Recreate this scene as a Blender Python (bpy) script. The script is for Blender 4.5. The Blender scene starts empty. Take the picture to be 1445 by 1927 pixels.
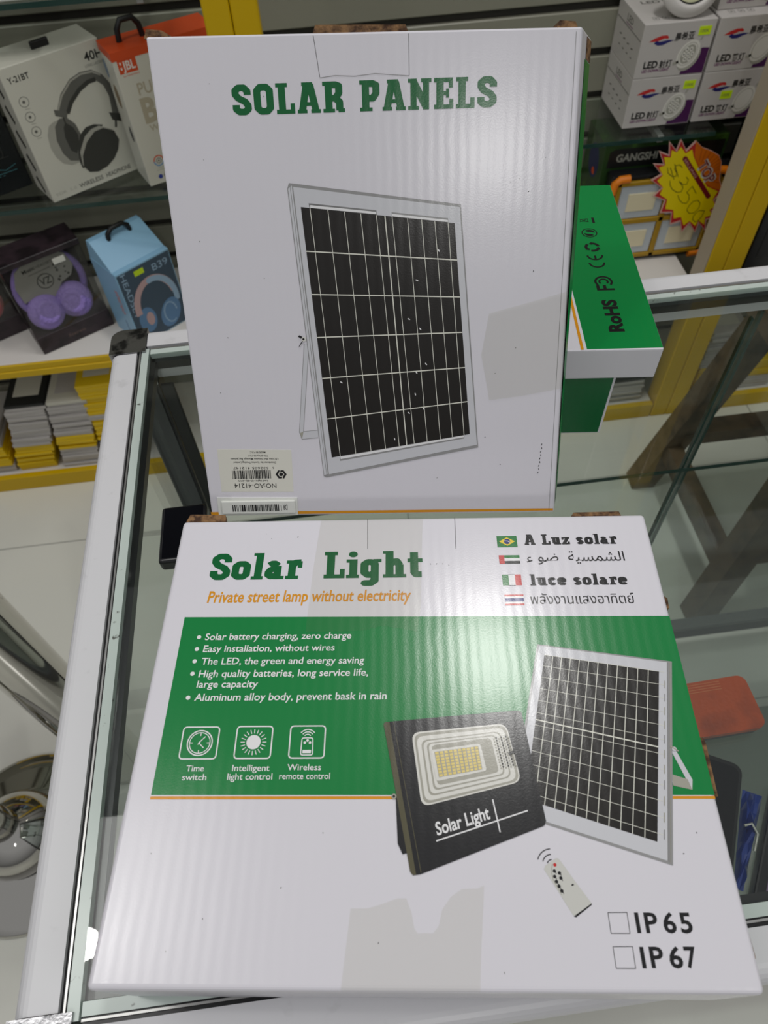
import bpy, bmesh, math, random
from mathutils import Matrix, Vector

random.seed(7)
scene = bpy.context.scene
COL = scene.collection

# ------------------------------------------------------------------ camera
cam_data = bpy.data.cameras.new('camera')
cam_data.sensor_fit = 'HORIZONTAL'
cam_data.sensor_width = 36.0
cam_data.lens = 33.606
cam_data.clip_start = 0.01
cam_data.dof.use_dof = True
cam_data.dof.focus_distance = 0.52
cam_data.dof.aperture_fstop = 16.0
cam = bpy.data.objects.new('camera', cam_data)
COL.objects.link(cam)
cam.matrix_world = Matrix(((0.99191736, 0.11990702, -0.04150011, 0.0),
                           (-0.12137539, 0.80131942, -0.58579451, 0.0),
                           (-0.03698603, 0.58609683, 0.80939640, 1.42567951),
                           (0, 0, 0, 1)))
scene.camera = cam

# ------------------------------------------------------------------ world, lights, exposure
world = bpy.data.worlds.new('world')
scene.world = world
world.use_nodes = True
wn = world.node_tree.nodes
wl = world.node_tree.links
bg = wn['Background']
tc = wn.new('ShaderNodeTexCoord')
sep = wn.new('ShaderNodeSeparateXYZ')
ramp = wn.new('ShaderNodeValToRGB')
ramp.color_ramp.elements[0].position = 0.42
ramp.color_ramp.elements[0].color = (0.12, 0.12, 0.11, 1)
ramp.color_ramp.elements[1].position = 0.80
ramp.color_ramp.elements[1].color = (1.0, 1.0, 1.02, 1)
mr = wn.new('ShaderNodeMapRange')
mr.inputs['From Min'].default_value = -1.0
wl.new(tc.outputs['Generated'], sep.inputs[0])
wl.new(sep.outputs['Z'], mr.inputs['Value'])
wl.new(mr.outputs[0], ramp.inputs[0])
wl.new(ramp.outputs[0], bg.inputs[0])
bg.inputs[1].default_value = 0.36


def area(name, loc, sx, sy, power, color=(1, 0.985, 0.96), target=None, round_=False):
    d = bpy.data.lights.new(name, 'AREA')
    d.shape = 'ELLIPSE' if round_ else 'RECTANGLE'
    d.size, d.size_y = sx, sy
    d.energy = power
    d.color = color
    o = bpy.data.objects.new(name, d)
    COL.objects.link(o)
    o.location = loc
    if target is not None:
        o.rotation_euler = (Vector(target) - Vector(loc)).to_track_quat('-Z', 'Y').to_euler()
    return o


area('ceiling_or_fill_light', (0.385, 0.95, 2.80), 0.15, 0.34, 12)
area('ceiling_or_fill_light', (-0.905, 0.31, 2.80), 0.085, 0.085, 2.5, round_=True)
area('ceiling_or_fill_light', (0.13, -1.93, 2.80), 0.17, 0.27, 11)
area('ceiling_or_fill_light', (-1.0, 0.4, 2.80), 0.9, 0.5, 7.0)  # added broad fill, stands in for light bounced off the ceiling
area('ceiling_or_fill_light', (1.3, -0.6, 2.80), 0.8, 0.6, 7.5)  # second added soft fill for ceiling bounce, not a lamp of the shop

scene.view_settings.view_transform = 'Standard'
scene.view_settings.look = 'None'
scene.view_settings.gamma = 1.0
scene.view_settings.exposure = -0.16
scene.view_settings.use_curve_mapping = False
scene.cycles.transparent_max_bounces = 64
scene.cycles.max_bounces = 16


# ------------------------------------------------------------------ materials
def lin(c):
    c = c / 255.0
    return c / 12.92 if c <= 0.04045 else ((c + 0.055) / 1.055) ** 2.4


def rgb(r, g, b):
    return (lin(r), lin(g), lin(b), 1.0)


MATS = {}


def mat(name, col, rough=0.5, metal=0.0, spec=0.5, bump=None, alpha=1.0, coat=0.0, noise=None):
    if name in MATS:
        return MATS[name]
    m = bpy.data.materials.new(name)
    m.use_nodes = True
    nt = m.node_tree
    b = nt.nodes['Principled BSDF']
    b.inputs['Base Color'].default_value = rgb(*col)
    b.inputs['Roughness'].default_value = rough
    b.inputs['Metallic'].default_value = metal
    b.inputs['Specular IOR Level'].default_value = spec
    b.inputs['Coat Weight'].default_value = coat
    b.inputs['Coat Roughness'].default_value = 0.12
    b.inputs['Alpha'].default_value = alpha
    t = nt.nodes.new('ShaderNodeTexCoord')
    if noise:
        # (scale, colour2, amount threshold lo, hi): a stain / wear pattern with its own shape
        n = nt.nodes.new('ShaderNodeTexNoise')
        n.inputs['Scale'].default_value = noise[0]
        n.inputs['Detail'].default_value = 6
        r = nt.nodes.new('ShaderNodeValToRGB')
        r.color_ramp.elements[0].position = noise[2]
        r.color_ramp.elements[0].color = rgb(*col)
        r.color_ramp.elements[1].position = noise[3]
        r.color_ramp.elements[1].color = rgb(*noise[1])
        nt.links.new(t.outputs['Object'], n.inputs['Vector'])
        nt.links.new(n.outputs['Fac'], r.inputs[0])
        nt.links.new(r.outputs[0], b.inputs['Base Color'])
    if bump == 'flute':
        # corrugated board under glossy print: flutes along local y, plus fine paper grain
        w = nt.nodes.new('ShaderNodeTexWave')
        w.wave_type = 'BANDS'
        w.bands_direction = 'X'
        w.inputs['Scale'].default_value = 46.0
        w.inputs['Distortion'].default_value = 1.1
        w.inputs['Detail Scale'].default_value = 2.0
        g = nt.nodes.new('ShaderNodeTexNoise')
        g.inputs['Scale'].default_value = 900.0
        g.inputs['Detail'].default_value = 2.0
        s = nt.nodes.new('ShaderNodeTexNoise')
        s.inputs['Scale'].default_value = 14.0
        b1 = nt.nodes.new('ShaderNodeBump')
        b1.inputs['Strength'].default_value = 0.028
        b1.inputs['Distance'].default_value = 0.0010
        b2 = nt.nodes.new('ShaderNodeBump')
        b2.inputs['Strength'].default_value = 0.06
        b2.inputs['Distance'].default_value = 0.0004
        b3 = nt.nodes.new('ShaderNodeBump')
        b3.inputs['Strength'].default_value = 0.12
        b3.inputs['Distance'].default_value = 0.002
        for q in (w, g, s):
            nt.links.new(t.outputs['Object'], q.inputs['Vector'])
        nt.links.new(w.outputs['Fac'], b1.inputs['Height'])
        nt.links.new(g.outputs['Fac'], b2.inputs['Height'])
        nt.links.new(s.outputs['Fac'], b3.inputs['Height'])
        nt.links.new(b1.outputs[0], b2.inputs['Normal'])
        nt.links.new(b2.outputs[0], b3.inputs['Normal'])
        nt.links.new(b3.outputs[0], b.inputs['Normal'])
    elif bump:
        g = nt.nodes.new('ShaderNodeTexNoise')
        g.inputs['Scale'].default_value = bump[0]
        g.inputs['Detail'].default_value = 3.0
        b1 = nt.nodes.new('ShaderNodeBump')
        b1.inputs['Strength'].default_value = bump[1]
        b1.inputs['Distance'].default_value = bump[2]
        nt.links.new(t.outputs['Object'], g.inputs['Vector'])
        nt.links.new(g.outputs['Fac'], b1.inputs['Height'])
        nt.links.new(b1.outputs[0], b.inputs['Normal'])
    MATS[name] = m
    return m


def glass_mat(name, tint, ior=1.5, rough=0.0):
    m = bpy.data.materials.new(name)
    m.use_nodes = True
    nt = m.node_tree
    nt.nodes.clear()
    out = nt.nodes.new('ShaderNodeOutputMaterial')
    mix = nt.nodes.new('ShaderNodeMixShader')
    # thin sheet: Schlick reflectance from the angle to the normal, the same on both faces
    geo = nt.nodes.new('ShaderNodeNewGeometry')
    dot = nt.nodes.new('ShaderNodeVectorMath'); dot.operation = 'DOT_PRODUCT'
    nt.links.new(geo.outputs['Incoming'], dot.inputs[0]); nt.links.new(geo.outputs['Normal'], dot.inputs[1])
    def mth(op, a, b):
        q = nt.nodes.new('ShaderNodeMath'); q.operation = op
        for k, x in enumerate((a, b)):
            if isinstance(x, float): q.inputs[k].default_value = x
            elif x is not None: nt.links.new(x, q.inputs[k])
        return q.outputs[0]
    f0 = ((ior - 1) / (ior + 1)) ** 2
    ab = mth('ABSOLUTE', dot.outputs['Value'], None)
    fr_out = mth('ADD', mth('MULTIPLY', mth('POWER', mth('SUBTRACT', 1.0, ab), 5.0), 1.0 - f0), f0)
    tr = nt.nodes.new('ShaderNodeBsdfTransparent')
    tr.inputs[0].default_value = (*tint, 1)
    gl = nt.nodes.new('ShaderNodeBsdfGlossy')
    gl.inputs['Roughness'].default_value = rough
    nt.links.new(fr_out, mix.inputs[0])
    nt.links.new(tr.outputs[0], mix.inputs[1])
    nt.links.new(gl.outputs[0], mix.inputs[2])
    nt.links.new(mix.outputs[0], out.inputs[0])
    MATS[name] = m
    return m


PR = 0.22   # roughness of the glossy printed board
CARD = mat('white_coated_board', (222, 220, 227), PR, bump='flute', spec=0.5)
def ink(name, c): return mat('ink_' + name, c, PR, bump='flute', spec=0.5)
GREEN = ink('green', (0, 128, 60))
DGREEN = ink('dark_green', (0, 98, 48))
ORANGE = ink('orange', (222, 150, 22))
BLACK = ink('black', (22, 22, 24))
WHITE = ink('white', (235, 235, 236))
PANELB = ink('cell_black', (30, 27, 24))
FRAME = ink('frame_grey', (206, 207, 212))
FRAMED = ink('frame_edge', (150, 150, 150))
LINEW = ink('cell_line', (226, 226, 214))
OLIVE = ink('lamp_side', (88, 84, 62))
LAMPB = ink('lamp_black', (30, 30, 32))
SILVER = ink('reflector_silver', (220, 219, 212))
SILVER2 = ink('reflector_shadow_tone', (166, 164, 152))
LEDY = ink('led_yellow', (226, 205, 120))
RED = ink('red', (198, 40, 38))
BLUE = ink('navy', (38, 42, 120))
YEL = ink('flag_yellow', (235, 205, 40))
FGREEN = ink('flag_green', (20, 120, 50))
REMO = ink('remote_grey', (206, 206, 200))
KRAFT = mat('kraft_board_edge', (138, 104, 68), 0.85, bump=(300, 0.5, 0.002), noise=(160, (66, 42, 26), 0.42, 0.6))
PAPER = mat('sticker_paper', (222, 221, 210), 0.45)
TAGPL = mat('tag_plastic', (232, 234, 228), 0.3, bump=(40, 0.1, 0.001))
INKB = mat('sticker_ink', (20, 20, 20), 0.5)
SLIT = mat('cut_line', (96, 94, 96), 0.8)

ALU = mat('white_aluminium', (216, 216, 219), 0.38, metal=0.0, spec=0.5, bump=(500, 0.03, 0.0005), noise=(55, (196, 196, 198), 0.62, 0.80))
ALUG = mat('grey_aluminium', (84, 86, 88), 0.4)
GASK = mat('black_gasket', (14, 15, 17), 0.35)
STRIP = mat('pale_glass_edge', (196, 208, 202), 0.25, noise=(120, (64, 62, 54), 0.66, 0.74))
SEAM = mat('silver_lip', (170, 170, 168), 0.3, metal=0.7)
CHROME = mat('worn_chrome', (150, 150, 152), 0.10, metal=1.0, bump=(260, 0.08, 0.0006), noise=(70, (70, 70, 72), 0.5, 0.62))
POLISH = mat('polished_chrome', (200, 198, 192), 0.04, metal=1.0)
GLASS = glass_mat('clear_glass', (0.955, 0.975, 0.965), ior=1.40)
GLASS2 = glass_mat('shelf_glass', (0.93, 0.96, 0.945))
WINDOW = glass_mat('clear_plastic_window', (0.97, 0.97, 0.96), rough=0.06)
TAPE = glass_mat('clear_tape', (0.968, 0.968, 0.940), rough=0.14)
GEDGE = mat('green_glass_edge', (32, 62, 56), 0.15)


# ------------------------------------------------------------------ mesh helpers
def tag(o, label=None, cat=None, group=None, kind=None):
    if label: o['label'] = label
    if cat: o['category'] = cat
    if group: o['group'] = group
    if kind: o['kind'] = kind
    return o


def empty(name, label, cat, M, group=None):
    o = bpy.data.objects.new(name, None)
    o.empty_display_size = 0.02
    COL.objects.link(o)
    o.matrix_world = M
    tag(o, label, cat, group)
    return o


def frame(o, x=(1, 0, 0), y=(0, 1, 0), z=(0, 0, 1)):
    return Matrix(((x[0], y[0], z[0], o[0]), (x[1], y[1], z[1], o[1]), (x[2], y[2], z[2], o[2]), (0, 0, 0, 1)))


def yawm(o, a):
    """local x = (cos, sin), local y = (-sin, cos): a rotation of a about z"""
    return Matrix.Translation(o) @ Matrix.Rotation(a, 4, 'Z')


class MB:
    """collects polygons with materials and builds ONE mesh object"""
    def __init__(s):
        s.v, s.f, s.m, s.mats, s.sm = [], [], [], [], []

    def mi(s, m):
        if m not in s.mats: s.mats.append(m)
        return s.mats.index(m)

    def face(s, pts, m, smooth=False):
        b = len(s.v)
        s.v += [tuple(p) for p in pts]
        s.f.append(tuple(range(b, b + len(pts))))
        s.m.append(s.mi(m)); s.sm.append(smooth)

    def mesh(s, verts, faces, m, smooth=False):
        b = len(s.v)
        s.v += [tuple(p) for p in verts]
        i = s.mi(m)
        for f in faces:
            s.f.append(tuple(k + b for k in f)); s.m.append(i); s.sm.append(smooth)

    def box(s, x0, x1, y0, y1, z0, z1, m, M=None):
        p = [Vector((x, y, z)) for z in (z0, z1) for y in (y0, y1) for x in (x0, x1)]
        if M: p = [M @ q for q in p]
        s.mesh(p, [(0, 2, 3, 1), (4, 5, 7, 6), (0, 1, 5, 4), (2, 6, 7, 3), (0, 4, 6, 2), (1, 3, 7, 5)], m)

    def rbox(s, x0, x1, y0, y1, z0, z1, m, r=0.002, seg=2, M=None):
        """bevelled box"""
        bm = bmesh.new()
        bmesh.ops.create_cube(bm, size=1.0)
        for v in bm.verts:
            v.co = Vector(((x0 + x1) / 2 + v.co.x * (x1 - x0), (y0 + y1) / 2 + v.co.y * (y1 - y0), (z0 + z1) / 2 + v.co.z * (z1 - z0)))
        bmesh.ops.bevel(bm, geom=list(bm.edges), offset=r, segments=seg, affect='EDGES', profile=0.5)
        bmesh.ops.recalc_face_normals(bm, faces=bm.faces)
        s.addbm(bm, m, M=M)

    def addbm(s, bm, m, smooth=False, M=None):
        bm.verts.ensure_lookup_table()
        vs = [(M @ v.co if M else v.co.copy()) for v in bm.verts]
        s.mesh(vs, [tuple(v.index for v in f.verts) for f in bm.faces], m, smooth)
        bm.free()

    def hexa(s, p, m):
        """8 corners: bottom 4 (ccw) then top 4"""
        s.mesh(p, [(3, 2, 1, 0), (4, 5, 6, 7), (0, 1, 5, 4), (1, 2, 6, 5), (2, 3, 7, 6), (3, 0, 4, 7)], m)

    def prism(s, pts, z0, z1, m, M=None, mside=None):
        n = len(pts)
        lo = [Vector((x, y, z0)) for x, y in pts]; hi = [Vector((x, y, z1)) for x, y in pts]
        if M: lo = [M @ q for q in lo]; hi = [M @ q for q in hi]
        s.face(hi, m); s.face(lo[::-1], m)
        for i in range(n):
            j = (i + 1) % n
            s.face([lo[i], lo[j], hi[j], hi[i]], mside or m)

    def tube(s, path, r, m, n=10, caps=True):
        path = [Vector(p) for p in path]
        rs = r if isinstance(r, (list, tuple)) else [r] * len(path)
        rings = []
        up = None
        for i, p in enumerate(path):
            a = path[max(i - 1, 0)]; b = path[min(i + 1, len(path) - 1)]
            d = (b - a).normalized()
            if up is None: up = Vector((0, 0, 1)) if abs(d.z) < 0.9 else Vector((0, 1, 0))
            x = d.cross(up).normalized(); up = x.cross(d).normalized()
            rings.append([p + (x * math.cos(2 * math.pi * k / n) + up * math.sin(2 * math.pi * k / n)) * rs[i] for k in range(n)])
        vs = [q for rg in rings for q in rg]
        fs = [(i * n + k, i * n + (k + 1) % n, (i + 1) * n + (k + 1) % n, (i + 1) * n + k) for i in range(len(path) - 1) for k in range(n)]
        s.mesh(vs, fs, m, True)
        if caps:
            s.face(rings[0][::-1], m); s.face(rings[-1], m)

    def lathe(s, prof, m, n=40, M=None):
        """profile of (r, z) turned about z"""
        vs = [Vector((r * math.cos(2 * math.pi * k / n), r * math.sin(2 * math.pi * k / n), z)) for r, z in prof for k in range(n)]
        if M: vs = [M @ q for q in vs]
        fs = [(i * n + k, i * n + (k + 1) % n, (i + 1) * n + (k + 1) % n, (i + 1) * n + k) for i in range(len(prof) - 1) for k in range(n)]
        s.mesh(vs, fs, m, True)

    def build(s, name, parent=None, label=None, M=None):
        me = bpy.data.meshes.new(name)
        me.from_pydata(s.v, [], s.f)
        for m in s.mats: me.materials.append(m)
        me.polygons.foreach_set('material_index', s.m)
        me.polygons.foreach_set('use_smooth', s.sm)
        me.update()
        o = bpy.data.objects.new(name, me)
        COL.objects.link(o)
        if parent: o.parent = parent
        if M: o.matrix_world = M
        if label: o['label'] = label
        return o


# ------------------------------------------------------------------ lettering
_tm = {}


def text_mesh(s, bold):
    key = (s, bold)
    if key in _tm: return _tm[key]
    c = bpy.data.curves.new('t', 'FONT')
    c.body = s
    c.size = 1.0
    c.resolution_u = 3
    c.offset = bold
    o = bpy.data.objects.new('t', c)
    COL.objects.link(o)
    me = o.to_mesh()
    vs = [(v.co.x, v.co.y) for v in me.vertices]
    fs = [tuple(p.vertices) for p in me.polygons]
    o.to_mesh_clear()
    bpy.data.objects.remove(o); bpy.data.curves.remove(c)
    _tm[key] = (vs, fs)
    return vs, fs


def bounds(s, bold):
    vs, _ = text_mesh(s, bold)
    xs = [v[0] for v in vs]; ys = [v[1] for v in vs]
    return min(xs), max(xs), min(ys), max(ys)


# bold slab letters: strokes in a cell of cap height 1, x height .70
def slab_glyph(ch, w):
    h = w / 2
    st, rc = [], []         # strokes (points, closed), rectangles (x0, y0, x1, y1)
    W = 0.6
    if ch == 'S':
        W = .58; st.append(([(W - h, .66), (W - h, .78), (W - h - .1, 1 - h), (h + .1, 1 - h), (h, .80), (h, .68), (h + .08, .56), (W - h - .08, .44), (W - h, .32), (W - h, .2), (W - h - .1, h), (h + .1, h), (h, .2), (h, .34)], 0))
    elif ch == 'O':
        W = .60; st.append(([(h, .22), (h, .78), (h + .1, 1 - h), (W - h - .1, 1 - h), (W - h, .78), (W - h, .22), (W - h - .1, h), (h + .1, h)], 1))
    elif ch == 'L':
        W = .56; rc += [(.07, 0, .07 + w, 1), (0, .87, .07 + w + .07, 1), (0, 0, W, .14), (W - .13, 0, W, .34)]
    elif ch == 'A':
        W = .70; st += [([(.14, .06), (.30, .93)], 0), ([(W - .14, .06), (W - .30, .93)], 0)]
        rc += [(.15, .88, W - .22, 1), (.2, .24, W - .2, .36), (0, 0, .29, .12), (W - .29, 0, W, .12)]
    elif ch == 'R':
        W = .66; rc += [(.07, 0, .07 + w, 1), (0, .87, .3, 1), (0, 0, .07 + w + .07, .12), (W - .20, 0, W, .12)]
        st += [([(.2, 1 - h), (W - h - .16, 1 - h), (W - h - .06, .85), (W - h - .06, .63), (W - h - .16, .46), (.2, .46)], 0), ([(W - h - .18, .46), (W - h - .05, .34), (W - h - .05, .06)], 0)]
    elif ch == 'P':
        W = .60; rc += [(.07, 0, .07 + w, 1), (0, .87, .3, 1), (0, 0, .07 + w + .09, .12)]
        st += [([(.2, 1 - h), (W - h - .1, 1 - h), (W - h, .84), (W - h, .58), (W - h - .1, .42), (.2, .42)], 0)]
    elif ch == 'N':
        W = .70; rc += [(.07, 0, .07 + w * .85, 1), (W - .07 - w * .85, 0, W - .07, 1), (0, .88, .26, 1), (0, 0, .07 + w * .85 + .07, .12), (W - .31, .88, W, 1)]
        st += [([(.16, .92), (W - .16, .08)], 0)]
    elif ch == 'E':
        W = .58; rc += [(.07, 0, .07 + w, 1), (0, .86, W - .02, 1), (0, 0, W, .14), (W - .14, .68, W - .02, 1), (W - .12, 0, W, .32), (.1, .44, .44, .57), (.36, .36, .45, .65)]
    elif ch == 'o':
        W = .54; st.append(([(h, .19), (h, .51), (h + .09, .70 - h), (W - h - .09, .70 - h), (W - h, .51), (W - h, .19), (W - h - .09, h), (h + .09, h)], 1))
    elif ch == 'l':
        W = .34; rc += [(.08, 0, .08 + w, 1), (0, .90, .15, 1), (0, 0, W, .12)]
    elif ch == 'a':
        W = .56; rc += [(W - .09 - w, 0, W - .09, .5), (W - .2, 0, W, .12)]
        st += [([(h, .53), (h + .08, .70 - h), (W - .09 - h - .1, .70 - h), (W - .09 - h, .5)], 0), ([(W - .2, .40), (h + .06, .36), (h, .27), (h, .17), (h + .08, h), (W - .26, h + .02), (W - .16, .2)], 0)]
    elif ch == 'r':
        W = .46; rc += [(.07, 0, .07 + w, .70), (0, .58, .15, .70), (0, 0, .07 + w + .09, .12), (W - .13, .42, W, .66)]
        st += [([(.17, .46), (.26, .62), (W - .04, .63)], 0)]
    elif ch == 'i':
        W = .34; rc += [(.08, 0, .08 + w, .70), (0, .58, .15, .70), (0, 0, W, .12)]; st += [([(.16, .89), (.19, .89)], 0)]
    elif ch == 'g':
        W = .56; st.append(([(h, .20), (h, .51), (h + .09, .70 - h), (W - h - .17, .70 - h), (W - h - .07, .51), (W - h - .07, .20), (W - h - .17, h), (h + .09, h)], 1))
        st.append(([(W - h - .07, .5), (W - h - .07, -.10), (W - h - .17, -.19), (h + .02, -.19), (h, -.14)], 0)); rc.append((W - .22, .58, W, .70))
    elif ch == 'h':
        W = .62; rc += [(.07, 0, .07 + w, 1), (0, .90, .15, 1), (0, 0, .07 + w + .06, .12), (W - .07 - w, 0, W - .07, .48), (W - .33, 0, W, .12)]
        st += [([(.2, .50), (.3, .60), (W - .25, .61), (W - .07 - h, .46)], 0)]
    elif ch == 't':
        W = .42; rc += [(.07, .14, .07 + w, .94), (0, .56, W - .02, .70)]; st += [([(.07 + h, .2), (.22, h), (W - .05, h)], 0)]
    elif ch == 'u':
        W = .62; rc += [(.07, .16, .07 + w, .70), (0, .58, .15, .70), (W - .08 - w, 0, W - .08, .70), (W - .34, .58, W - .15, .70), (W - .2, 0, W, .12)]
        st += [([(.07 + h, .2), (.24, h), (W - .28, h), (W - .16, .2)], 0)]
    elif ch == 'z':
        W = .50; rc += [(0, .56, W, .70), (0, 0, W, .14), (0, .44, .12, .70), (W - .12, 0, W, .26)]; st += [([(W - .13, .6), (.13, .1)], 0)]
    elif ch == 'c':
        W = .50; st.append(([(W - h, .48), (W - h - .06, .70 - h), (h + .09, .70 - h), (h, .51), (h, .19), (h + .09, h), (W - h - .07, h), (W - h, .2)], 0))
    elif ch == 'e':
        W = .54; st.append(([(h + .04, .36), (W - h, .37), (W - h, .51), (W - h - .09, .70 - h), (h + .09, .70 - h), (h, .51), (h, .19), (h + .09, h), (W - h - .05, h), (W - h + .01, .17)], 0))
    elif ch == 's':
        W = .48; st.append(([(W - h - .01, .49), (W - h - .07, .70 - h), (h + .07, .70 - h), (h, .53), (h + .05, .40), (W - h - .05, .30), (W - h, .18), (W - h - .07, h), (h + .07, h), (h, .2)], 0))
    elif ch == ' ':
        W = .30
    return W, st, rc


class Art(MB):
    """flat print, laid on a face in millimetres; layers are a few hundredths of a millimetre apart"""
    def __init__(s, z=0.0):
        super().__init__(); s.z = z; s.k = 0; s.c = 0

    def layer(s, k): s.k = k; s.c = 0; return s

    def P(s, p): return (p[0] * .001, p[1] * .001, s.z + 0.00005 + s.k * 0.00008 + (s.c % 160) * 4e-7)

    def poly(s, pts, m):
        a = sum(pts[i][0] * pts[(i + 1) % len(pts)][1] - pts[(i + 1) % len(pts)][0] * pts[i][1] for i in range(len(pts)))
        if a < 0: pts = pts[::-1]
        s.c += 1
        s.face([s.P(p) for p in pts], m)

    def rect(s, x0, y0, x1, y1, m): s.poly([(x0, y0), (x1, y0), (x1, y1), (x0, y1)], m)

    def line(s, pts, w, m, closed=False, round_=False):
        pts = [Vector(p) for p in pts]
        n = len(pts)
        for i in range(n if closed else n - 1):
            a, b = pts[i], pts[(i + 1) % n]
            d = b - a
            if d.length < 1e-6: continue
            d.normalize(); q = Vector((-d.y, d.x)) * w / 2
            s.poly([a - q, b - q, b + q, a + q], m)
        if round_ or n > 2:
            for p in (pts if (closed or round_) else pts[1:-1]): s.disc(p, w / 2, m, 12)

    def disc(s, c, r, m, n=32, ry=None, rot=0):
        ry = ry or r
        s.poly([(c[0] + r * math.cos(t) * math.cos(rot) - ry * math.sin(t) * math.sin(rot), c[1] + r * math.cos(t) * math.sin(rot) + ry * math.sin(t) * math.cos(rot)) for t in [2 * math.pi * k / n for k in range(n)]], m)

    def ring(s, c, r, w, m, n=40, a0=0, a1=2 * math.pi):
        full = abs(a1 - a0 - 2 * math.pi) < 1e-6
        t = [a0 + (a1 - a0) * k / n for k in range(n + 1)]
        for i in range(n):
            q = [(c[0] + rr * math.cos(tt), c[1] + rr * math.sin(tt)) for rr, tt in ((r - w / 2, t[i]), (r + w / 2, t[i]), (r + w / 2, t[i + 1]), (r - w / 2, t[i + 1]))]
            s.poly(q, m)

    def rrect(s, q, r, n=5):
        """rounded quadrilateral outline from corners q"""
        out = []
        q = [Vector(p) for p in q]
        for i in range(4):
            p, a, b = q[i], q[i - 1], q[(i + 1) % 4]
            u = (a - p).normalized() * r; v = (b - p).normalized() * r
            for k in range(n + 1):
                t = k / n
                out.append((p + u) * (1 - t) ** 2 + p * 2 * t * (1 - t) + (p + v) * t ** 2)
        return out

    def text(s, body, p0, p1, H, m, bold=0.0, slant=0.0, ref=0.727):
        """ink runs from p0 to p1 on the baseline; H is the height of a capital"""
        vs, fs = text_mesh(body, bold)
        if not vs: return
        x0, x1, _, _ = bounds(body, bold)
        p0 = Vector(p0); d = Vector(p1) - p0
        L = d.length; d.normalize(); u = Vector((-d.y, d.x))
        sx = L / (x1 - x0); sy = H / ref
        base = len(s.v)
        out = []
        for x, y in vs:
            q = p0 + d * ((x - x0) * sx + slant * y * sy) + u * (y * sy)
            out.append(s.P(q))
        s.mesh(out, fs, m)

    def slab(s, body, p0, p1, H, m, w=.2, gap=.07, slant=0.0):
        tot = 0
        gl = []
        for ch in body:
            g = slab_glyph(ch, w); gl.append((tot, g)); tot += g[0] + gap
        tot -= gap
        p0 = Vector(p0); d = Vector(p1) - p0; sx = d.length / tot; d.normalize(); u = Vector((-d.y, d.x))
        def T(x, y): return p0 + d * (x * sx + slant * y * H) + u * (y * H)
        for x, (W, st, rc) in gl:
            for a, b, c, e in rc:
                s.poly([T(x + a, b), T(x + c, b), T(x + c, e), T(x + a, e)], m)
            for pts, cl in st:
                n = len(pts)
                for i in range(n if cl else n - 1):
                    A = Vector(pts[i]); B = Vector(pts[(i + 1) % n]); dd = (B - A).normalized(); q = Vector((-dd.y, dd.x)) * w / 2
                    s.poly([T(x + v.x, v.y) for v in (A - q, B - q, B + q, A + q)], m)
                for i, p in enumerate(pts):
                    if cl or 0 < i < n - 1 or body[0] == ' ':
                        s.poly([T(x + p[0] + w / 2 * math.cos(t), p[1] + w / 2 * math.sin(t)) for t in [2 * math.pi * k / 14 for k in range(14)]], m)
                if len(pts) == 2 and abs(pts[0][0] - pts[1][0]) < .05 and pts[0][1] == pts[1][1]:   # the dot of an i
                    s.poly([T(x + .175 + .12 * math.cos(t), .89 + .11 * math.sin(t)) for t in [2 * math.pi * k / 20 for k in range(20)]], m)


def homog(q):
    """map of the unit square onto quad q (perspective)"""
    (x0, y0), (x1, y1), (x2, y2), (x3, y3) = q
    dx1, dx2, sx = x1 - x2, x3 - x2, x0 - x1 + x2 - x3
    dy1, dy2, sy = y1 - y2, y3 - y2, y0 - y1 + y2 - y3
    den = dx1 * dy2 - dx2 * dy1
    g = (sx * dy2 - dx2 * sy) / den; h = (dx1 * sy - sx * dy1) / den
    a, b, c = x1 - x0 + g * x1, x3 - x0 + h * x3, x0
    d, e, f = y1 - y0 + g * y1, y3 - y0 + h * y3, y0
    return lambda u, v: ((a * u + b * v + c) / (g * u + h * v + 1), (d * u + e * v + f) / (g * u + h * v + 1))


# ================================================================== THE SETTING
FLOORM = mat('white_floor_tile', (232, 232, 222), 0.16, spec=0.5, noise=(3.0, (224, 223, 214), 0.5, 0.7))
GROUT = mat('tile_joint', (176, 176, 168), 0.6)
m = MB()
m.box(-2.2, 2.2, -2.6, 1.9, -0.05, 0.0, FLOORM)
floor = m.build('floor'); tag(floor, kind='structure')
m = MB()
for yy in (0.457, 1.057, -0.143, -0.743):
    m.box(-2.2, 2.2, yy - .0016, yy + .0016, -0.001, 0.0006, GROUT)
for xx in (-1.32, -0.72 - .35, 0.13, 0.73 + .35):
    m.box(xx - .0016, xx + .0016, -2.6, 1.9, -0.001, 0.0006, GROUT)
j = m.build('trim_1', None); tag(j, kind='structure')

SLAT = mat('grey_slat_board', (140, 139, 124), 0.42, bump=(30, 0.05, 0.001))
GROOVE = mat('slat_groove', (52, 50, 44), 0.6)
YW = 1.53
m = MB()
m.box(-2.2, 2.2, YW + .012, YW + .05, 0, 2.9, GROOVE)
def slats(x0, x1, z0, step, n):
    for k in range(n):
        z = z0 + k * step
        if z > 1.9: break
        m.rbox(x0, x1, YW, YW + .013, z + .010, z + step - .005, SLAT, r=.002, seg=1)
slats(-2.2, -0.11, 0.926 - 11 * .0822, .0822, 25)
slats(-0.11, 0.90, 0.866 - 10 * .0826, .0826, 25)
slats(0.90, 2.2, 0.866 - 10 * .0826, .0826, 25)
wall = m.build('wall_back'); tag(wall, kind='structure')

YFR = mat('yellow_frame', (212, 174, 0), 0.4, spec=0.4)
WBOARD = mat('white_shelf_board', (226, 222, 216), 0.35)
BEIGE = mat('beige_side_board', (176, 164, 144), 0.5)

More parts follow.
